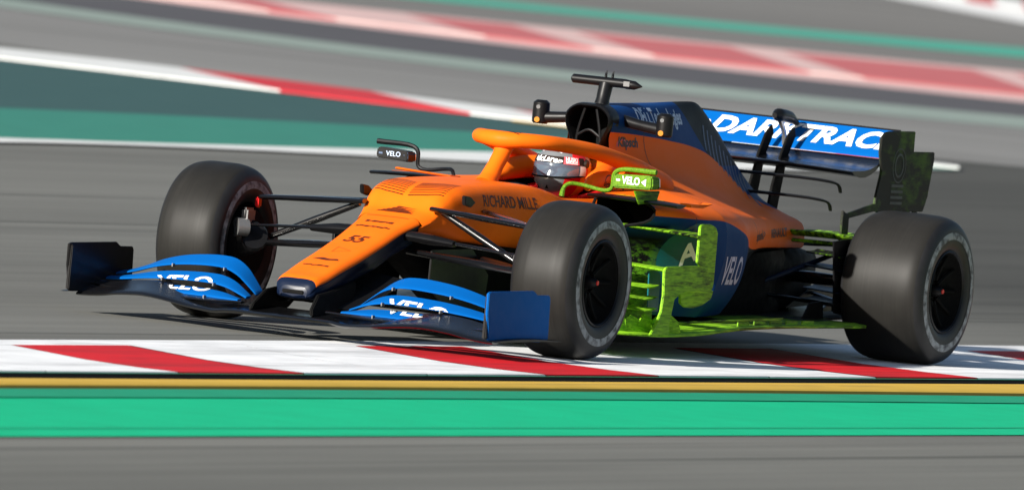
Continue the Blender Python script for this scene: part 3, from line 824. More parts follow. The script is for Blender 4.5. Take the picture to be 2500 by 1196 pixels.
tube('intake_divider', [(-1.80, -.054, .905), (-1.80, 0, .932), (-1.80, .054, .905)], 0.007, 'carbon', airbox, 8, 4)

# roof camera on its stalk
tc_ = tube('roof_camera', [(-1.93, -.168, 1.146), (-1.93, -.160, 1.146), (-1.93, .09, 1.146), (-1.93, .105, 1.144), (-1.93, .14, 1.143), (-1.935, .172, 1.141)], [.012, .021, .022, .022, .020, .003], 'carbon', CAR, 16, 3, flat=.95, smooth_path=False)
tube('camera_stalk', [(-1.90, 0, 1.03), (-1.91, 0, 1.07), (-1.93, 0, 1.135)], [.036, .030, .032], 'carbon', tc_, 14, 4)
tube('stalk_foot', [(-1.885, -.022, 1.045), (-1.885, .022, 1.045)], [.014, .014], 'carbon', tc_, 10, 2)
for y in (-.005, .028):
    tube('pitot', [(-1.93, y, 1.16), (-1.93, y, 1.178), (-1.932, y + .003, 1.196)], [.008, .006, .0015], 'carbon', tc_, 8, 2)
box('camera_marker', (-1.908, .108, 1.146), (.004, .03, .022), 'helmgrey', tc_, .001)
# side pods on stalks
for s in (1, -1):
    sc_ = tube('side_camera', [(-1.93, s * .302, .932), (-1.93, s * .302, .940), (-1.93, s * .302, .98), (-1.93, s * .302, 1.024), (-1.93, s * .302, 1.036)], [.030, .037, .038, .037, .022], 'carbon', CAR, 18, 3, smooth_path=False)
    tube('camera_arm', [(-1.95, s * .09, .985), (-1.94, s * .18, .972), (-1.93, s * .30, .960)], [.026, .024, .026], 'carbon', sc_, 12, 5)
    tube('camera_lens', [(-1.885, s * .302 + .004, .949), (-1.898, s * .302, .949)], [.012, .012], 'lens', sc_, 12, 1)
    tube('camera_lens', [(-1.888, s * .302 + .004, 1.005), (-1.898, s * .302, 1.005)], [.009, .009], 'helmgrey', sc_, 12, 1)

# halo -----------------------------------------------------------------------
hp = [(-1.90, .265, .750), (-1.78, .28, .780), (-1.62, .277, .810), (-1.37, .25, .850), (-1.20, .21, .867), (-1.03, .155, .876), (-.945, .085, .876), (-.925, .04, .874)]
path = hp + [(-.918, 0, .873)] + [(x, -y, z) for x, y, z in reversed(hp)]
halo = tube('halo', path, [.044, .044, .041, .038, .036, .036, .037, .040, .041, .040, .037, .036, .036, .038, .041, .044, .044], 'orange', CAR, 16, 6, flat=.90)
HALO = bvh_of(halo)
pil = [(-.80, 0, .665), (-.835, 0, .70), (-.89, 0, .76), (-.94, 0, .815), (-.96, 0, .865)]
tube('halo_pillar', pil, [.055, .042, .036, .038, .050], 'orange', halo, 14, 6, flat=1.0, up=(0, 1, 0))
for s in (1, -1):
    tube('halo_mount', [(-1.74, s * .285, .785), (-1.84, s * .285, .745), (-1.95, s * .28, .70)], [.040, .060, .085], 'orange', halo, 14, 5)

# headrest -------------------------------------------------------------------
hr = [(-1.36, .225, .695), (-1.42, .225, .718), (-1.52, .215, .738), (-1.62, .19, .748), (-1.70, .13, .752)]
path = hr + [(-1.735, 0, .752)] + [(x, -y, z) for x, y, z in reversed(hr)]
headrest = tube('headrest', path, [.018, .040, .048, .05, .052, .052, .052, .05, .048, .040, .018], 'orange', CAR, 14, 5, flat=1.0)
HEADR = bvh_of(headrest)
FAIR = {}
for s in (1, -1):     # fairing from headrest down to the pod
    rows = [[Vector((-1.40, s * .27, .68)), Vector((-1.40, s * .24, .70)), Vector((-1.40, s * .20, .69))], [Vector((-1.60, s * .33, .70)), Vector((-1.60, s * .27, .752)), Vector((-1.60, s * .18, .76))], [Vector((-1.82, s * .36, .72)), Vector((-1.82, s * .28, .78)), Vector((-1.82, s * .1, .82))]]
    rows = [crom(r, 5) for r in rows]
    cols_ = [crom([r[j] for r in rows], 6) for j in range(len(rows[0]))]
    FAIR[s] = bvh_of(headrest, grid_obj('cockpit_fairing', [[c_[i] for c_ in cols_] for i in range(len(cols_[0]))], 'orange', CAR))

# steering wheel
sw = tube('steering_wheel', [(-1.12, .13 * math.cos(a), .60 + .075 * math.sin(a)) for a in [i * math.pi / 8 for i in range(17)]], .014, 'carbon', CAR, 8, 2)
box('wheel_display', (-1.115, 0, .60), (.02, .16, .09), 'carbon', sw, .006)

# mirrors ------------------------------------------------------------------
for s in (1, -1):
    body = 'vizdark' if s > 0 else 'carbon'
    poly = [(.490, .716), (.672, .724), (.680, .735), (.676, .776), (.665, .785), (.495, .776), (.486, .765), (.484, .728)]
    if s < 0:
        poly = [(.575 + (a - .575) * .80, .752 + (b - .752) * .80) for a, b in poly]
    mh = plate('mirror_housing', [(a * s, b) for a, b in poly], 'x', -1.09, .075, body, CAR, .010)
    st = [(-1.03, .262, .655), (-1.035, .268, .695), (-1.05, .285, .712), (-1.08, .33, .712), (-1.09, .44, .699), (-1.09, .468, .712), (-1.09, .476, .775), (-1.09, .50, .794), (-1.09, .675, .800)]
    tube('mirror_stalk', [(x, y * s, z) for x, y, z in st], [.012, .0085, .0085, .0085, .0085, .0085, .010, .010, .012], body, mh, 8, 5)
    plate('mirror_glass', [(a * s * 1.0, .75 + (b - .75) * .85) for a, b in poly], 'x', -1.129, .004, 'mirror', mh)
    fin_ = [(-1.04, .712), (-1.30, .716), (-1.27, .660), (-1.10, .655)] if s > 0 else [(-1.04, .712), (-1.20, .716), (-1.19, .660), (-1.10, .655)]
    if s > 0:
        plate('mirror_fin', fin_, 'y', .60, .010, 'vizmid', mh, .003)
    V_ = bvh_of(mh)
    words('VELO', (-1.06, s * .575, .752), (0, 1, 0), (0, 0, 1), .046 if s > 0 else .030, V_, 'white' if s > 0 else 'palegrey', mh, .085 if s > 0 else .07, 0, .0012 if s > 0 else .0004, .05)
    for em in ([(.050, 0), (.072, .016), (.072, -.016)], [(-.052, .004), (-.070, .004), (-.070, -.004), (-.052, -.004)]):
        lay('emblem', poly_bm([em]), (-1.06, s * .575, .752), (0, 1, 0), (0, 0, 1), V_, 'white' if s > 0 else 'dimprint', mh, .05)
    # small flat vane on the cockpit side
    if s < 0: wing('cockpit_vane', [((-.86, s * .20, .690), (-1.00, s * .22, .690)), ((-.90, s * .36, .693), (-.99, s * .36, .694)), ((-.93, s * .50, .697), (-.99, s * .50, .70))], .010, 'orange', CAR, .02)

# inlet wing, sidepod vanes --------------------------------------------------
for s in (1, -1):
    wing('inlet_wing', [((-1.12, s * .34, .672), (-1.26, s * .34, .680)), ((-1.13, s * .52, .670), (-1.27, s * .52, .678)), ((-1.15, s * .68, .664), (-1.28, s * .68, .672)), ((-1.18, s * .745, .660), (-1.28, s * .745, .666))], .016, 'carbon', CAR, .03)
    plate('inlet_wing_tip', [(-1.36, .672), (-1.58, .672), (-1.60, .677), (-1.50, .655), (-1.38, .657)], 'y', s * .70, .05, 'orange', CAR, .002)
    wing('upper_vane', [((-1.22, s * .38, .556), (-1.31, s * .38, .560)), ((-1.26, s * .60, .548), (-1.36, s * .60, .556)), ((-1.31, s * .80, .535), (-1.42, s * .80, .548))], .014, 'vizmid' if s > 0 else 'carbon', CAR, .03)
    wing('lower_vane', [((-.98, s * .40, .405), (-1.08, s * .40, .41)), ((-1.0, s * .60, .396), (-1.11, s * .60, .402)), ((-1.02, s * .80, .384), (-1.14, s * .80, .393))], .014, 'viz' if s > 0 else 'carbon', CAR, .03)
    vane = [(-1.335, .579), (-1.345, .588), (-1.375, .592), (-1.46, .593), (-1.53, .58), (-1.561, .555), (-1.571, .34), (-1.565, .315), (-1.547, .301), (-1.246, .298), (-1.18, .285), (-1.125, .262), (-1.111, .211), (-1.098, .157), (-1.102, .107), (-.909, .106), (-.964, .156), (-1.001, .21), (-1.01, .281), (-.994, .384), (-1.003, .398), (-1.022, .404), (-1.376, .410), (-1.34, .425)]
    plate('side_vane', vane, 'y', s * .80, .012, 'viz' if s > 0 else 'carbon', CAR, .003, lambda v, s=s: Vector((v.x, v.y - s * .10 * max(0, -1.15 - v.x) ** 1.5, v.z)))
    plate('vane_foot', [(-1.314, .300), (-1.66, .300), (-1.64, .262), (-1.56, .235), (-1.47, .222), (-1.38, .224), (-1.33, .24)], 'y', s * .735, .012, 'viz' if s > 0 else 'carbon', CAR, .003)
    # bargeboards
    for q, (xa, xb, yy, zt, zb) in enumerate(((-.45, -.80, .36, .34, .12), (-.58, -.98, .46, .40, .11), (-.74, -1.20, .58, .37, .11))):
        bb = [(xa, zb + .03), (xa - .02, zt - .05), (xa - .10, zt), (xb + .04, zt - .02), (xb, zt - .06), (xb - .03, zb), (xa + .02, zb)]
        plate('bargeboard', bb, 'y', s * yy, .010, ('vizlow', 'vizmid', 'vizmid')[q] if s > 0 else 'carbon', CAR, .002, lambda v, s=s, xa=xa: Vector((v.x, v.y + s * .25 * max(0, xa - v.x) ** 1.6, v.z)))
    plate('vane_panel', [(-1.09, .20), (-1.07, .375), (-1.15, .38), (-1.19, .36), (-1.20, .20)], 'y', s * .695, .006, 'teal', CAR, .001)
    for q in range(6):          # row of small curved fins along the front edge of the floor
        x_ = -.70 - q * .085
        fin_p = [(x_, .105), (x_ + .015, .15 + .008 * (q % 3)), (x_ - .03, .185 + .012 * (q % 2)), (x_ - .085, .165), (x_ - .11, .105)]
        plate('floor_fin', fin_p, 'y', s * (.66 + .022 * q), .006, 'viz' if s > 0 else 'carbon', CAR, .001, lambda v, s=s, x_=x_: Vector((v.x, v.y + s * .9 * max(0, x_ - v.x) ** 1.5, v.z)))
    for q in range(3):          # stacked horizontal slats on the outer bargeboard
        wing('bargeboard_blade', [((-.80, s * .60, .215 + q * .05), (-.90, s * .60, .222 + q * .05)), ((-.86, s * .69, .212 + q * .05), (-.97, s * .69, .222 + q * .05)), ((-.93, s * .76, .206 + q * .05), (-1.05, s * .76, .22 + q * .05))], .007, ('viz', 'vizmid', 'viz')[q] if s > 0 else 'carbon', CAR, .03)
    for q in range(3):
        box('bargeboard_slat', (-.62 - q * .10, s * (.44 + q * .08), .155 + q * .004), (.16, .18, .007), 'vizmid' if s > 0 else 'carbon', CAR, .002)
    plate('turning_vane', [(.10, .40), (.10, .24), (-.10, .14), (-.46, .12), (-.48, .30), (-.30, .41)], 'y', s * .21, .008, 'carbon', CAR, .002)

# floor -------------------------------------------------------------------
def floor_z(x):
    return pchip([-4.2, -3.3, -2.68, -2.24, -1.86, -1.40, -.98, -.5], [.20, .158, .153, .148, .137, .110, .102, .104], [x])[0]
outl = [(-.55, .30), (-.62, .48), (-.72, .66), (-.86, .765), (-1.05, .80), (-1.5, .80), (-2.2, .80), (-2.9, .80), (-3.12, .79), (-3.245, .77), (-3.235, .56), (-3.30, .50), (-3.9, .50), (-4.15, .45)]
rows = []
for a_ in crom([(x, y, 0) for x, y in outl], 4):
    rows.append([Vector((a_.x, a_.y * t, floor_z(a_.x) + (0 if t < .99 else -.004))) for t in (-1, -.93, -.8, -.5, -.2, .2, .5, .8, .93, 1)])
verts = [v for r in rows for v in r]
fl = grid_obj('floor', rows, ['carbon', 'viz', 'vizmid', 'vizlow'], CAR, lambda c, i, j: (0 if c.y < .45 else (1 if c.x > -1.9 and c.y > .3 else (2 if c.y > .52 else 3))))
so = fl.modifiers.new('thickness', 'SOLIDIFY'); so.thickness = .012; so.offset = -1
for s in (1, -1):
    for q in range(5):
        box('floor_fence', (-1.95 - q * .17, s * (.765), floor_z(-1.95 - q * .17) + .012), (.12, .006, .028), 'vizmid' if s > 0 else 'carbon', fl, .001)
    wing('floor_edge_wing', [((-1.30, s * .70, .150), (-1.36, s * .70, .155)), ((-1.8, s * .765, .172), (-1.86, s * .765, .178)), ((-2.3, s * .77, .185), (-2.36, s * .77, .19))], .008, 'vizmid' if s > 0 else 'carbon', fl)
    plate('tyre_fence', [(-3.02, .17), (-3.24, .17), (-3.22, .25), (-3.08, .24)], 'y', s * .56, .008, 'carbon', fl, .001)
# plank and splitter
box('plank', (-1.9, 0, .082), (2.6, .30, .03), 'matte', CAR, .004)
# gearbox, diffuser
rows = [mirror_row(r) for r in loft_rows([(-3.2, [(0, .47), (.20, .46), (.24, .35), (.24, .18), (0, .17)]), (-3.7, [(0, .46), (.18, .45), (.22, .36), (.22, .20), (0, .19)]), (-4.2, [(0, .43), (.06, .42), (.07, .36), (.06, .31), (0, .30)])], 4, 3)]
gearbox = grid_obj('gearbox', rows, 'matte', CAR, cap=(True, True))
for y in (-.42, -.25, .25, .42):
    plate('diffuser_fence', [(-3.5, .19), (-4.1, .22), (-4.15, .36), (-3.9, .33)], 'y', y, .008, 'carbon', CAR)

# front wing ---------------------------------------------------------------
YS = [.20, .245, .29, .34, .40, .47, .56, .66, .76, .86, .94, .985]
PR = [.10, .22, .50, .78, .96, 1.0, .97, .89, .74, .52, .38, .33]
SWP = [.0, .0, .005, .01, .015, .02, .03, .045, .065, .095, .125, .145]
def felem(xl, zl, xt, zt, ys=YS, z0=.125):
    st = []
    for y, p_, q in zip(YS, PR, SWP):
        if y < ys[0] - 1e-6:
            continue
        roll = (1 - p_) * .5 if y < .45 else 0
        st.append((Vector((xl - q - roll * .02, y, z0 + (zl - z0) * p_)), Vector((xt - q * .8 + roll * .05, y, z0 + (zt - z0) * p_))))
    return st
fw = None
mainst = [((1.10, -.20, .088), (.86, -.20, .105)), ((1.115, 0, .088), (.88, 0, .105)), ((1.10, .20, .088), (.86, .20, .105))]
def main_z(y):
    return pchip([0, .22, .30, .42, .55, .66, .78, .90, 1.0], [.088, .088, .078, .084, .100, .108, .100, .082, .076], [abs(y)])[0]
ms = []
for i in range(33):
    y = -.985 + 1.97 * i / 32
    q = max(0, abs(y) - .25)
    le = (1.125 - .03 * abs(y) - .10 * q * q, y, main_z(y)); te = (.90 - .05 * q, y, main_z(y) + .028 + .03 * min(1, q * 4))
    ms.append((le, te))
fw = wing('front_wing', ms, .024, 'gloss', CAR, .05)
FLAPS = ((1.00, .128, .930, .158, 'blue'), (.922, .184, .840, .222, 'blue'), (.832, .252, .730, .298, 'blue'))
FL_B = {}
for s in (1, -1):
    for q, (xl, zl, xt, zt, mm_) in enumerate(FLAPS):
        st = felem(xl, zl, xt, zt, YS[1:])
        if s < 0:
            st = [(Vector((a.x, -a.y, a.z)), Vector((b.x, -b.y, b.z))) for a, b in st]
        fo = wing('flap', st, .012, mm_, fw, .03)
        FL_B[(s, q)] = (fo, bvh_of(fo))
        for yy in (.42, .70):
            i_ = min(range(len(st)), key=lambda k_: abs(abs(st[k_][0].y) - yy))
            t_ = st[i_][0]
            box('slot_bracket', (t_.x + .006, t_.y, t_.z - .002), (.03, .005, .014), 'grey', fw, .001)
    # black lower flap between main plane and blue flaps
    st = felem(1.055, .112, .985, .128)
    if s < 0:
        st = [(Vector((a.x, -a.y, a.z)), Vector((b.x, -b.y, b.z))) for a, b in st]
    wing('lower_flap', st, .010, 'gloss', fw, .03)
    ep = [(1.10, .088), (1.135, .20), (1.140, .288), (1.12, .294), (.70, .302), (.66, .284), (.545, .284), (.535, .27), (.52, .098), (.60, .086)]
    plate('wing_endplate', ep, 'y', s * .992, .012, 'blue' if s > 0 else 'carbon', fw, .003)
    wing('footplate', [((1.09, s * .985, .088), (.44, s * .985, .096)), ((1.10, s * 1.03, .084), (.45, s * 1.03, .092))], .010, 'carbon', fw, -.01)
    box('endplate_cap', (1.115, s * .985, .19), (.03, .016, .19), 'carbon', fw, .004)
    # pylons
    py = [(.86, .205), (.98, .19), (1.06, .13), (1.07, .10), (.72, .11), (.62, .20), (.62, .25)]
    plate('wing_pylon', py, 'y', s * .115, .016, 'matte', fw, .004, lambda v, s=s: Vector((v.x, v.y + s * .25 * max(0, .22 - v.z), v.z)))
# nose cape and slit under the tip
box('nose_inlet', (.962, 0, .192), (.02, .10, .016), 'matte', nose, .003)
wing('nose_cape', [((.80, -.20, .130), (.34, -.22, .27)), ((.86, 0, .150), (.34, 0, .29)), ((.80, .20, .130), (.34, .22, .27))], .012, 'carbon', CAR, .03)

# wheels -------------------------------------------------------------------
def lathe(name, prof, c, mats, parent, mf=None, seg=64):
    rows = []
    for i in range(seg):
        a = 2 * math.pi * i / seg
        rows.append([Vector((c[0] + r_ * math.cos(a), c[1] + y_, c[2] + r_ * math.sin(a))) for y_, r_ in prof])
    rows.append(rows[0])
    o = grid_obj(name, rows, mats, parent, mf)
    bm = bmesh.new(); bm.from_mesh(o.data); bmesh.ops.remove_doubles(bm, verts=bm.verts, dist=1e-5); bmesh.ops.recalc_face_normals(bm, faces=bm.faces); bm.to_mesh(o.data); bm.free()
    return o
def make_wheel(x, y0, w_, s, z, R=.335):
    """y0 = outer face; s = side (+1 left)"""
    cy = y0 - s * w_ / 2
    h = w_ / 2
    c = (x, cy, z)
    hub_p = [(s * (h - .012), .184), (s * (h - .022), .172), (s * (h - .05), .166), (s * (h - .075), .14), (s * (h - .09), .06), (s * (h - .085), .035), (s * (h - .085), .001)]
    whl = lathe('wheel', hub_p, c, ['matte'], CAR, None, 48)
    prof = [(-h + .020, .178), (-h + .006, .20), (-h, .245), (-h + .004, .285), (-h + .020, .312), (-h + .045, .326), (-h + .075, .3325), (-h * .4, R), (0, R + .0008), (h * .4, R), (h - .075, .3325), (h - .045, .326), (h - .020, .312), (h - .004, .285), (h, .245), (h - .006, .20), (h - .020, .178)]
    pr = [tuple(v)[:2] for v in crom([(a, b, 0) for a, b in prof], 3)]
    k_ = len(pr)
    ty = lathe('tyre', [(a, b) for a, b in pr], c, ['sidewall', 'tyre'], whl, lambda cc, i, j: 1 if 13 <= j < k_ - 14 else 0, 96)
    for d in (1, -1):
        bp = [(d * (h + .0015), .236), (d * (h + .0022), .245), (d * (h + .0015), .258), (d * (h - .0005), .268)]
        lathe('sidewall_band', bp, c, ['band'], whl, None, 64)
    barrel = [(-s * (h - .02), .178), (-s * (h - .04), .165), (s * (h - .06), .16)]
    lathe('rim', barrel, c, ['carbon'], whl, None, 48)
    lipp = [(s * (h - .010), .186), (s * (h - .006), .180), (s * (h - .014), .174)]
    lathe('rim_lip', lipp, c, ['carbon'], whl, None, 64)
    for i in range(10):
        a = 2 * math.pi * i / 10
        tube('spoke', [(x + .05 * math.cos(a), cy + s * (h - .078), z + .05 * math.sin(a)), (x + .11 * math.cos(a), cy + s * (h - .066), z + .11 * math.sin(a)), (x + .166 * math.cos(a), cy + s * (h - .045), z + .166 * math.sin(a))], [.012, .009, .008], 'matte', whl, 6, 2)
    tube('wheel_nut', [(x, cy + s * (h - .09), z), (x, cy + s * (h - .05), z), (x, cy + s * (h - .03), z)], [.030, .026, .012], 'carbon', whl, 12, 1, smooth_path=False, up=(0, 0, 1))
    tube('brake_drum', [(x, cy - s * (h - .06), z), (x, cy - s * (h + .010), z)], [.155, .145], 'matte', whl, 32, 1)
    tube('brake_duct', [(x + .06, cy - s * (h + .005), z + .03), (x + .065, cy - s * (h + .05), z + .035), (x + .075, cy - s * (h + .06), z + .04)], [.085, .07, .06], 'carbon' if x > -1 else 'vizmid', whl, 14, 3)
    tube('nut_cap', [(x, cy + s * (h - .045), z), (x, cy + s * (h - .026), z)], [.014, .010], 'red' if s > 0 else 'blue', whl, 10, 1)
    return whl
FX, RX = .03, -3.60
for s in (1, -1):
    zo = .005 if s > 0 else 0.0
    make_wheel(FX, s * 1.0, .305, s, .335 + zo)
    make_wheel(RX, s * 1.0, .405, s, .335 + zo)

# suspension -----------------------------------------------------------------
def arm(name, a, b, r, mat_='gloss', flat=.38, parent=CAR):
    a, b = Vector(a), Vector(b)
    m_ = (a + b) / 2
    return tube(name, [tuple(a), tuple(m_), tuple(b)], [r * .8, r, r * .8], mat_, parent, 12, 3, flat=flat)
for s in (1, -1):
    up_ = (.03, s * .655, .540)
    arm('wishbone', up_, (.03, s * .16, .572), .036)
    arm('wishbone', up_, (-.36, s * .21, .575), .030)
    lp = (.03, s * .66, .345)
    arm('wishbone', lp, (.10, s * .10, .385), .046)
    arm('wishbone', lp, (-.40, s * .18, .375), .036)
    arm('push_rod', (.02, s * .60, .375), (.0, s * .20, .560), .019, flat=.9)
    arm('track_rod', (.14, s * .64, .42), (.14, s * .10, .455), .020)
    tube('steering_fairing', [(.16, s * .11, .452), (.155, s * .22, .446), (.15, s * .34, .438)], [.040, .044, .026], 'carbon', CAR, 12, 4, flat=.55)
    plate('chassis_fin', [(-.09, .640), (-.10, .600), (-.16, .590), (-.20, .612), (-.15, .635)], 'y', s * .245, .02, 'carbon', CAR, .004)
    box('brake_caliper', (.10, s * .675, .44), (.09, .03, .10), 'grey', CAR, .01)
    box('upright_bracket', (.03, s * .668, .515), (.04, .016, .045), 'red', CAR, .006)
    tube('duct_mouth', [(.18, s * .69, .405), (.14, s * .655, .405)], [.042, .038], 'grey', CAR, 16, 2)
    # rear
    ru = (RX, s * .56, .50)
    arm('wishbone', ru, (-3.30, s * .15, .50), .024, 'vizmid' if s > 0 else 'carbon')
    arm('wishbone', ru, (-3.80, s * .12, .47), .022)
    arm('wishbone', (RX, s * .56, .22), (-3.15, s * .16, .26), .028)
    arm('wishbone', (RX, s * .56, .22), (-3.85, s * .12, .28), .024)
    arm('drive_shaft', (RX, s * .58, .335), (RX, s * .10, .335), .036, flat=.8)
    arm('pull_rod', (-3.55, s * .55, .50), (-3.05, s * .20, .25), .016, 'navy', .8)
    wing('rear_duct_winglet', [((-3.36, s * .30, .542), (-3.56, s * .30, .548)), ((-3.38, s * .46, .545), (-3.60, s * .46, .552)), ((-3.40, s * .60, .540), (-3.62, s * .60, .55))], .026, 'vizmid' if s > 0 else 'carbon', CAR)
    for q, zz in enumerate((.46, .40, .30, .25)):
        wing('rear_duct_vane', [((-3.30, s * .42, zz), (-3.42, s * .42, zz + .012)), ((-3.28, s * .60, zz - .01), (-3.40, s * .60, zz + .006))], .010, ('vizlow', 'navy', 'navy', 'carbon')[q], CAR)
    plate('duct_plate', [(-3.22, .52), (-3.30, .20), (-3.48, .18), (-3.48, .54)], 'y', s * .585, .008, 'carbon', CAR)

# rear wing ---------------------------------------------------------------------
EPX = [(-3.80, .985), (-3.84, 1.012), (-3.89, 1.018), (-4.166, 1.022), (-4.170, .930), (-4.40, .932), (-4.405, .90), (-4.37, .73), (-4.333, .661), (-3.79, .653), (-3.80, .721), (-3.836, .833), (-3.80, .92)]
rw = wing('rear_wing', [((-3.54, y, .826 + .012 * (1 - (y / .5) ** 2)), (-3.87, y, .888)) for y in (-.50, -.25, 0, .25, .50)], .030, 'gloss', CAR, .10)
rfl = wing('rear_flap', [((-3.862, y, .893), (-4.02, y, 1.018)) for y in (-.50, -.25, 0, .25, .50)], .012, 'blue', rw, .03)
RFL = bvh_of(rfl)
tube('flap_gurney', [(-4.022, -.5, 1.020), (-4.022, .5, 1.020)], .006, 'carbon', rw, 6, 1)
for s in (1, -1):
    e_ = plate('rear_endplate', EPX, 'y', s * .505, .012, 'vizdim' if s > 0 else 'carbon', rw, .003)
    lower = [(-3.46, .655), (-3.50, .640), (-3.80, .690), (-3.80, .655), (-3.53, .62), (-3.55, .20), (-3.46, .20)]
    plate('endplate_foot', lower, 'y', s * .505, .012, 'vizdim' if s > 0 else 'carbon', rw, .002)
    for q in range(6):
        plate('endplate_fin', [(-3.83 - q * .08, .66), (-3.87 - q * .08, .66), (-3.92 - q * .08, .50), (-3.89 - q * .08, .50)], 'y', s * .505, .010, 'vizdim' if s > 0 else 'carbon', rw, .001)
    if s > 0:
        E_ = bvh_of(e_)
        for rx, w_ in ((.072, .006), (.050, .010)):
            lay('emblem', ring_bm(rx, rx * 1.1, w_), (-4.02, .515, .865), (-1, 0, 0), (0, 0, 1), E_, 'dimgrey', rw, .05)
        for q in range(4):
            lay('emblem', poly_bm([[(-.065, -.008), (.065, -.008), (.065, .004), (-.065, .004)]]), (-4.02, .515, .775 - q * .026), (-1, 0, 0), (0, 0, 1), E_, 'dimgrey', rw, .05)
    plate('wing_pillar', [(-3.60, .46), (-3.70, .46), (-3.79, .85), (-3.86, .95), (-3.84, .99), (-3.78, .95), (-3.72, .86), (-3.66, .72)], 'y', s * .055, .012, 'matte', rw, .002)
pod_ = tube('flap_actuator', [(-3.74, 0, 1.035), (-3.78, 0, 1.038), (-3.90, 0, 1.030), (-3.99, 0, 1.005)], [.012, .030, .028, .012], 'carbon', rw, 14, 4)
tube('actuator_rod', [(-3.80, 0, 1.02), (-3.86, 0, .96), (-3.88, 0, .90)], .012, 'silver', rw, 8, 3)
# T wing
for zz, hw in ((.775, .46), (.690, .42)):
    pts = [(-3.52, -hw, zz - .045), (-3.49, -hw, zz - .012), (-3.46, -hw + .03, zz), (-3.42, 0, zz + .004), (-3.46, hw - .03, zz), (-3.49, hw, zz - .012), (-3.52, hw, zz - .045)]
    tube('t_wing', pts, [.008, .010, .013, .016, .013, .010, .008], 'carbon', CAR, 8, 5, flat=.5)
tube('rain_light', [(-4.20, 0, .36), (-4.24, 0, .36)], .03, 'red', gearbox, 10, 1)

# writing and emblems ---------------------------------------------------------
UX = (0, 1, 0)
words('DARKTRACE', (-3.95, .062, .958), UX, (-.14, 0, .116), .165, RFL, 'white', rfl, .93, .22, .006, .05, .003)
lay('emblem', ring_bm(.022, .03, .008, 14), (-3.95, -.43, .958), UX, (-.14, 0, .116), RFL, 'white', rfl, .05, .003)
NB = (-1, 0, 0)                 # reading direction on the car's left flank (towards the tail)
words('D\u2215LLTechnologies'.replace('\u2215', 'E'), (-2.36, .2, .992), NB, (0, .1, 1), .088, COVER, 'palegrey', cover, .56, .1, .0025, .03)
words('Klipsch', (-1.985, .2, .880), NB, (0, .1, 1), .056, COVER, 'black', cover, .20, .18, .002, .03)
lay('emblem', ring_bm(.06, .032, .007, 16, 0, math.pi), (-1.93, .3, .812), NB, (0, .3, 1), COVER, 'pink', cover, .03)
words('splunk>', (-2.72, .5, .520), NB, (0, .1, 1), .060, COVER, 'brown', cover, .24, 0, .001, .03)
words('RENAULT', (-3.15, .5, .515), NB, (0, .1, 1), .050, COVER, 'brown', cover, .30, 0, .002, .03)
words('VELO', (-1.95, .8, .378), NB, (0, 0, 1), .175, COVER, 'palegrey', cover, .24, .0, .003, .03)
for q in range(11):                # vertical pale lettering strip along the falling spine, seen as slanted strokes
    x_ = -2.90 - q * .05; z_ = .875 - q * .022
    lay('emblem', poly_bm([[(-.014, -.05), (.002, -.055), (.022, .045), (.008, .05)]]), (x_, .3, z_), NB, (0, .2, 1), COVER, 'dimprint', cover, .03)
# pod emblem: teal disc with part of a word
disc = [[(0, 0), (.16 * math.cos(a), .16 * math.sin(a)), (.16 * math.cos(a + .262), .16 * math.sin(a + .262))] for a in [i * .2618 for i in range(24)]]
PB = PODS[1]
fo = [o for o in CAR.children if o.name.startswith('sidepod')][0]
Un = (-.85, .5, 0)
lay('emblem', poly_bm(disc), (-1.60, .62, .43), Un, (0, 0, 1), PB, 'teal', fo, .025, .0025)
words('A', (-1.60, .62, .45), (-.80, .4, .40), (.3, 0, 1), .14, PB, 'white', fo, .10, 0, .004, .02, .004)
words('RICHARD MILLE', (-.56, .4, .600), NB, (0, .1, 1), .066, MONO, 'brown', mono, .46, 0, .001, .03)
sm_rng = random.Random(3)
for q in range(7):
    y0_ = .36 + q * .03; x0_ = -.02 + .03 * sm_rng.random()
    lay('paint_smear', poly_bm([[(y0_, x0_), (y0_ + .022, x0_ + .012), (y0_ + .027, x0_ + .13), (y0_ + .014, x0_ + .17 + .05 * sm_rng.random()), (y0_ - .002, x0_ + .12)]]), (-1.27, 0, .70), UX, (-1, 0, 0), PB, 'smear', fo, .03, .0012)
# nose marks
def nose_mark(bm, x, y, mat_='brown'):
    return lay('emblem', bm, (x, y, .5), UX, (-1, 0, .45), NOSE if x > .10 else MONO, mat_, nose if x > .10 else mono, .02, .0015)
nose_mark(text_bm('55', .11, .10, .3, .003), .45, 0)
nose_mark(blurred_word(.16, .022, 11, 1), .27, 0)
nose_mark(blurred_word(.13, .026, 8, 2), .20, 0)
nose_mark(poly_bm([[(-.06, -.006), (.01, -.018), (.065, -.004), (.05, .014), (.02, .004), (-.02, .016)]]), .76, 0, 'brown')
nose_mark(blurred_word(.12, .020, 9, 3), .86, 0)
nose_mark(ring_bm(.05, .04, .003, 3), .61, 0)
for q in range(5):          # speed-mark stripes on the bulkhead
    nose_mark(poly_bm([[(-.085 + q * .018, -.03 + q * .012), (.09, -.03 + q * .012), (.075 - q * .02, -.020 + q * .012), (-.075 + q * .018, -.020 + q * .012)]]), .02, 0)
for q in range(9):          # fine feather lines on the bulkhead top
    for s in (1, -1):
        nose_mark(poly_bm([[(s * .012, -.05 + q * .017), (s * .10, -.035 + q * .021), (s * .165, -.012 + q * .02), (s * .165, -.0055 + q * .02), (s * .10, -.0285 + q * .021), (s * .012, -.0435 + q * .017)]]), -.13, 0)
for q in range(3):
    lay('emblem', poly_bm([[(-.030 + q * .014, -.022 + q * .006), (.035, -.026 + q * .016), (.035, -.020 + q * .016), (-.026 + q * .014, -.014 + q * .006)]]), (-.93, .05, .95), UX, (-1, 0, .2), HALO, 'black', halo, .02)
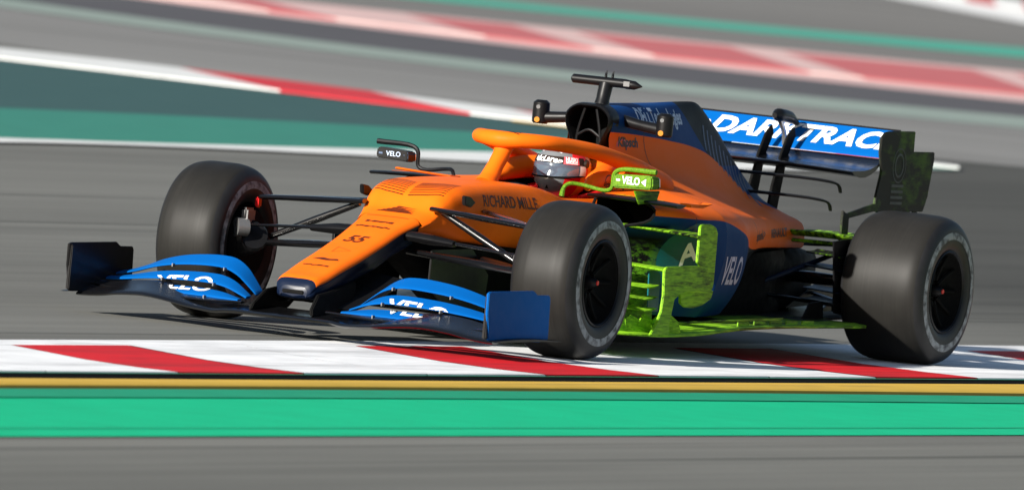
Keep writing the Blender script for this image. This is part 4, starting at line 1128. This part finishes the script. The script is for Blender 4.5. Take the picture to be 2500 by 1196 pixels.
for s in (1, -1):
    lay('emblem', ring_bm(.052, .040, .004), (-1.50, s * .28, .715), (-s, 0, 0), (0, 0, 1), FAIR[s], 'black', headrest, .02)
    words('Estrella', (-1.50, s * .28, .712), (-s, 0, 0), (0, 0, 1), .030, FAIR[s], 'black', headrest, .085, .1, .0006, .02)
for s in (1, -1):
    for q, keep in ((1, 1), (0, -1)):       # one big word running over two flaps and the slot between them
        tb = text_bm('VELO', .140, .29, -.15, .004)
        bmesh.ops.bisect_plane(tb, geom=list(tb.verts) + list(tb.edges) + list(tb.faces), plane_co=(0, -.004, 0), plane_no=(0, keep, 0), clear_inner=True)
        fo_, fb_ = FL_B[(s, q)]
        lay('lettering', tb, (.9216, s * .555, .1788), UX, (-.62, 0, .42), fb_, 'white', fo_, .02, .003)
# shut lines
def seam(bvh, par, x, z0, z1, y=.6, lean=0.0):
    lay('shut_line', poly_bm([[(-.0022, 0), (.0022, 0), (.0022 + lean, z1 - z0), (-.0022 + lean, z1 - z0)]]), (x, y, z0), NB, (0, 0, 1), bvh, 'black', par, .02, .001)
seam(COVER, cover, -2.15, .70, 1.03)
seam(COVER, cover, -1.96, .62, .74, lean=.05)
seam(PB, fo, -1.52, .55, .64)
seam(COVER, cover, -2.62, .50, .66)
for yy in (-.02, .02):
    lay('shut_line', poly_bm([[(-.10 if yy < 0 else 0, -.002), (0 if yy < 0 else .10, -.002), (0 if yy < 0 else .10, .002), (-.10 if yy < 0 else 0, .002)]]), (.135, 0, .55), UX, (-1, 0, .4), NOSE, 'brown', nose, .02, .001)

# ------------------------------------------------------------------ the driver
def skin_mesh(name, pts, edges, radii, mats, root=0, sub=2):
    me = bpy.data.meshes.new(name)
    me.from_pydata(pts, edges, [])
    o = bpy.data.objects.new(name, me)
    COL.objects.link(o)
    o.modifiers.new('skin', 'SKIN')
    for i, r_ in enumerate(radii):
        me.skin_vertices[0].data[i].radius = (r_, r_)
    me.skin_vertices[0].data[root].use_root = True
    sb = o.modifiers.new('sub', 'SUBSURF'); sb.levels = sub; sb.render_levels = sub
    o.modifiers['skin'].use_smooth_shade = True
    bpy.context.view_layer.update()
    m2 = bpy.data.meshes.new_from_object(o.evaluated_get(bpy.context.evaluated_depsgraph_get()))
    o.modifiers.clear(); o.data = m2
    m2.materials.clear(); m2.materials.append(M[mats])
    return o
pts = [(-1.62, 0, .30), (-1.63, 0, .42), (-1.62, 0, .54), (-1.60, 0, .615), (-1.58, 0, .70)]
edg = [(0, 1), (1, 2), (2, 3), (3, 4)]
rr_ = [.13, .14, .14, .06, .07]
for s in (1, -1):
    k = len(pts)
    pts += [(-1.61, s * .15, .555), (-1.52, s * .20, .44), (-1.28, s * .165, .52), (-1.17, s * .135, .60), (-1.14, s * .125, .645)]
    rr_ += [.062, .048, .040, .032, .030]
    edg += [(2, k), (k, k + 1), (k + 1, k + 2), (k + 2, k + 3), (k + 3, k + 4)]
    f0 = k + 4
    for q in range(4):       # fingers closed over the grip
        a_ = len(pts)
        yy = s * .125; zz = .660 - q * .020
        pts += [(-1.115, yy + s * .014, zz), (-1.095, yy, zz), (-1.105, yy - s * .018, zz - .002)]
        rr_ += [.010, .009, .008]
        edg += [(k + 3 if q > 1 else f0, a_), (a_, a_ + 1), (a_ + 1, a_ + 2)]
    a_ = len(pts)
    pts += [(-1.14, s * .105, .655), (-1.12, s * .098, .668)]; rr_ += [.011, .009]
    edg += [(f0, a_), (a_, a_ + 1)]
    a_ = len(pts)
    pts += [(-1.55, s * .09, .29), (-1.15, s * .09, .42), (-.70, s * .08, .40)]
    rr_ += [.085, .065, .050]
    edg += [(0, a_), (a_, a_ + 1), (a_ + 1, a_ + 2)]
drv = skin_mesh('person', pts, edg, rr_, 'red')
tag(drv, 'driver in a red race suit and black, red and yellow helmet in the cockpit', 'person')

HC = Vector((-1.575, 0.0, .748))
HROT = Matrix.Rotation(rad(-13), 3, 'Z')
def helm_pt(az, el, off=0.0):
    """az from straight ahead, el up; a helmet-like egg with chin bar forward"""
    cx, sx_ = math.cos(el) * math.cos(az), math.cos(el) * math.sin(az)
    sz = math.sin(el)
    rx, ry, rz = .138, .120, .124
    chin = max(0, cx) * max(0, -sz) * .055
    r_ = Vector(((rx + off) * cx + chin, (ry + off) * sx_ * (1 - .10 * max(0, -sz)), (rz + off) * sz))
    return HC + HROT @ r_
rows = []
NE, NA = 40, 64
for i in range(NE + 1):
    el = rad(-62 + 152 * i / NE)
    rows.append([helm_pt(2 * math.pi * j / NA, el) for j in range(NA)])
def helm_mat(c, i, j):
    el = -62 + 152 * (i + .5) / NE
    az = 360 * (j + .5) / NA
    if az > 180:
        az = 360 - az
    if el > 62:
        return 2 if az < 80 else 1
    if el < -8:
        return 0 if az < 52 else (1 if az < 84 else (2 if az < 118 else 1))
    if el > 22:
        return 0 if az < 60 else (1 if az < 100 else (2 if az < 140 else 1))
    return 3 if az < 80 else (1 if az < 100 else (2 if az < 135 else 1))
helmet = grid_obj('helmet', rows, ['helmgrey', 'red', 'yellow', 'matte'], drv, helm_mat, closed_v=True, cap=(False, True))
HELM = bvh_of(helmet)
def helm_patch(name, az0, az1, e0, e1, off, mat_, parent, na=28, ne=8):
    rows = [[helm_pt(rad(az0 + (az1 - az0) * j / na), rad((e0(j / na) if callable(e0) else e0) * (1 - i / ne) + (e1(j / na) if callable(e1) else e1) * i / ne), off) for j in range(na + 1)] for i in range(ne + 1)]
    return grid_obj(name, rows, mat_, parent)
vis = helm_patch('visor', -92, 92, lambda t: -12 + 7 * (2 * t - 1) ** 2, 24, .0045, 'visor', helmet)
strip = helm_patch('visor_strip', -88, 88, 15, 29, .0062, 'black', helmet)
helm_patch('visor_seal', -90, 90, lambda t: -15 + 7 * (2 * t - 1) ** 2, lambda t: -11.5 + 7 * (2 * t - 1) ** 2, .006, 'matte', helmet)
helm_patch('visor_sticker', 42, 74, 14, 29, .0072, 'pink', helmet, 8, 3)
helm_patch('tear_off_tab', 76, 90, -6, 12, .0085, 'strap', helmet, 5, 5)
pv = helm_pt(rad(93), rad(18), .004)
tube('visor_pivot', [tuple(pv), tuple(pv + Vector((0, .010, 0)))], [.021, .017], 'black', helmet, 14, 1)
HV = bvh_of(strip)
def helm_words(s_, az, el, size, width, bvh, mat_, off, shear=0):
    c = helm_pt(rad(az), rad(el), .02)
    nrm = (c - HC).normalized()
    U = Vector((0, 0, 1)).cross(nrm).normalized()
    return lay('lettering', text_bm(s_, size, width, shear, .0008), c, U, nrm.cross(U), bvh, mat_, helmet, .012, off)
helm_words('McLaren', 6, 22, .040, .135, HV, 'white', .002, .2)
hs = bvh_of(*[o for o in helmet.children if o.name.startswith('visor_sticker')])
helm_words('HUSKI', 58, 23.5, .026, .055, hs, 'white', .002)
helm_words('CHOCOLATE', 58, 17.5, .014, .055, hs, 'white', .002)
_c4 = helm_pt(rad(4), rad(44), .02); _n4 = (_c4 - HC).normalized(); _u4 = Vector((0, 0, 1)).cross(_n4).normalized()
lay('emblem', blurred_word(.10, .020, 7, 4), _c4, _u4, _n4.cross(_u4), HELM, 'white', helmet, .012, .002)
for a_ in (-14, 14):         # chin vents
    q_ = [helm_pt(rad(a_ - 5), rad(-40), .002), helm_pt(rad(a_ + 5), rad(-40), .002), helm_pt(rad(a_ + (2 if a_ > 0 else -2)), rad(-30), .002)]
    mesh_obj('chin_vent', q_, [(0, 1, 2)], 'matte', helmet, smooth=False)
tube('neck_support', [(-1.50, .13, .635), (-1.60, .16, .65), (-1.70, .12, .665), (-1.73, 0, .67), (-1.70, -.12, .665), (-1.60, -.16, .65), (-1.50, -.13, .635)], [.018, .026, .028, .028, .028, .026, .018], 'red', drv, 10, 4)
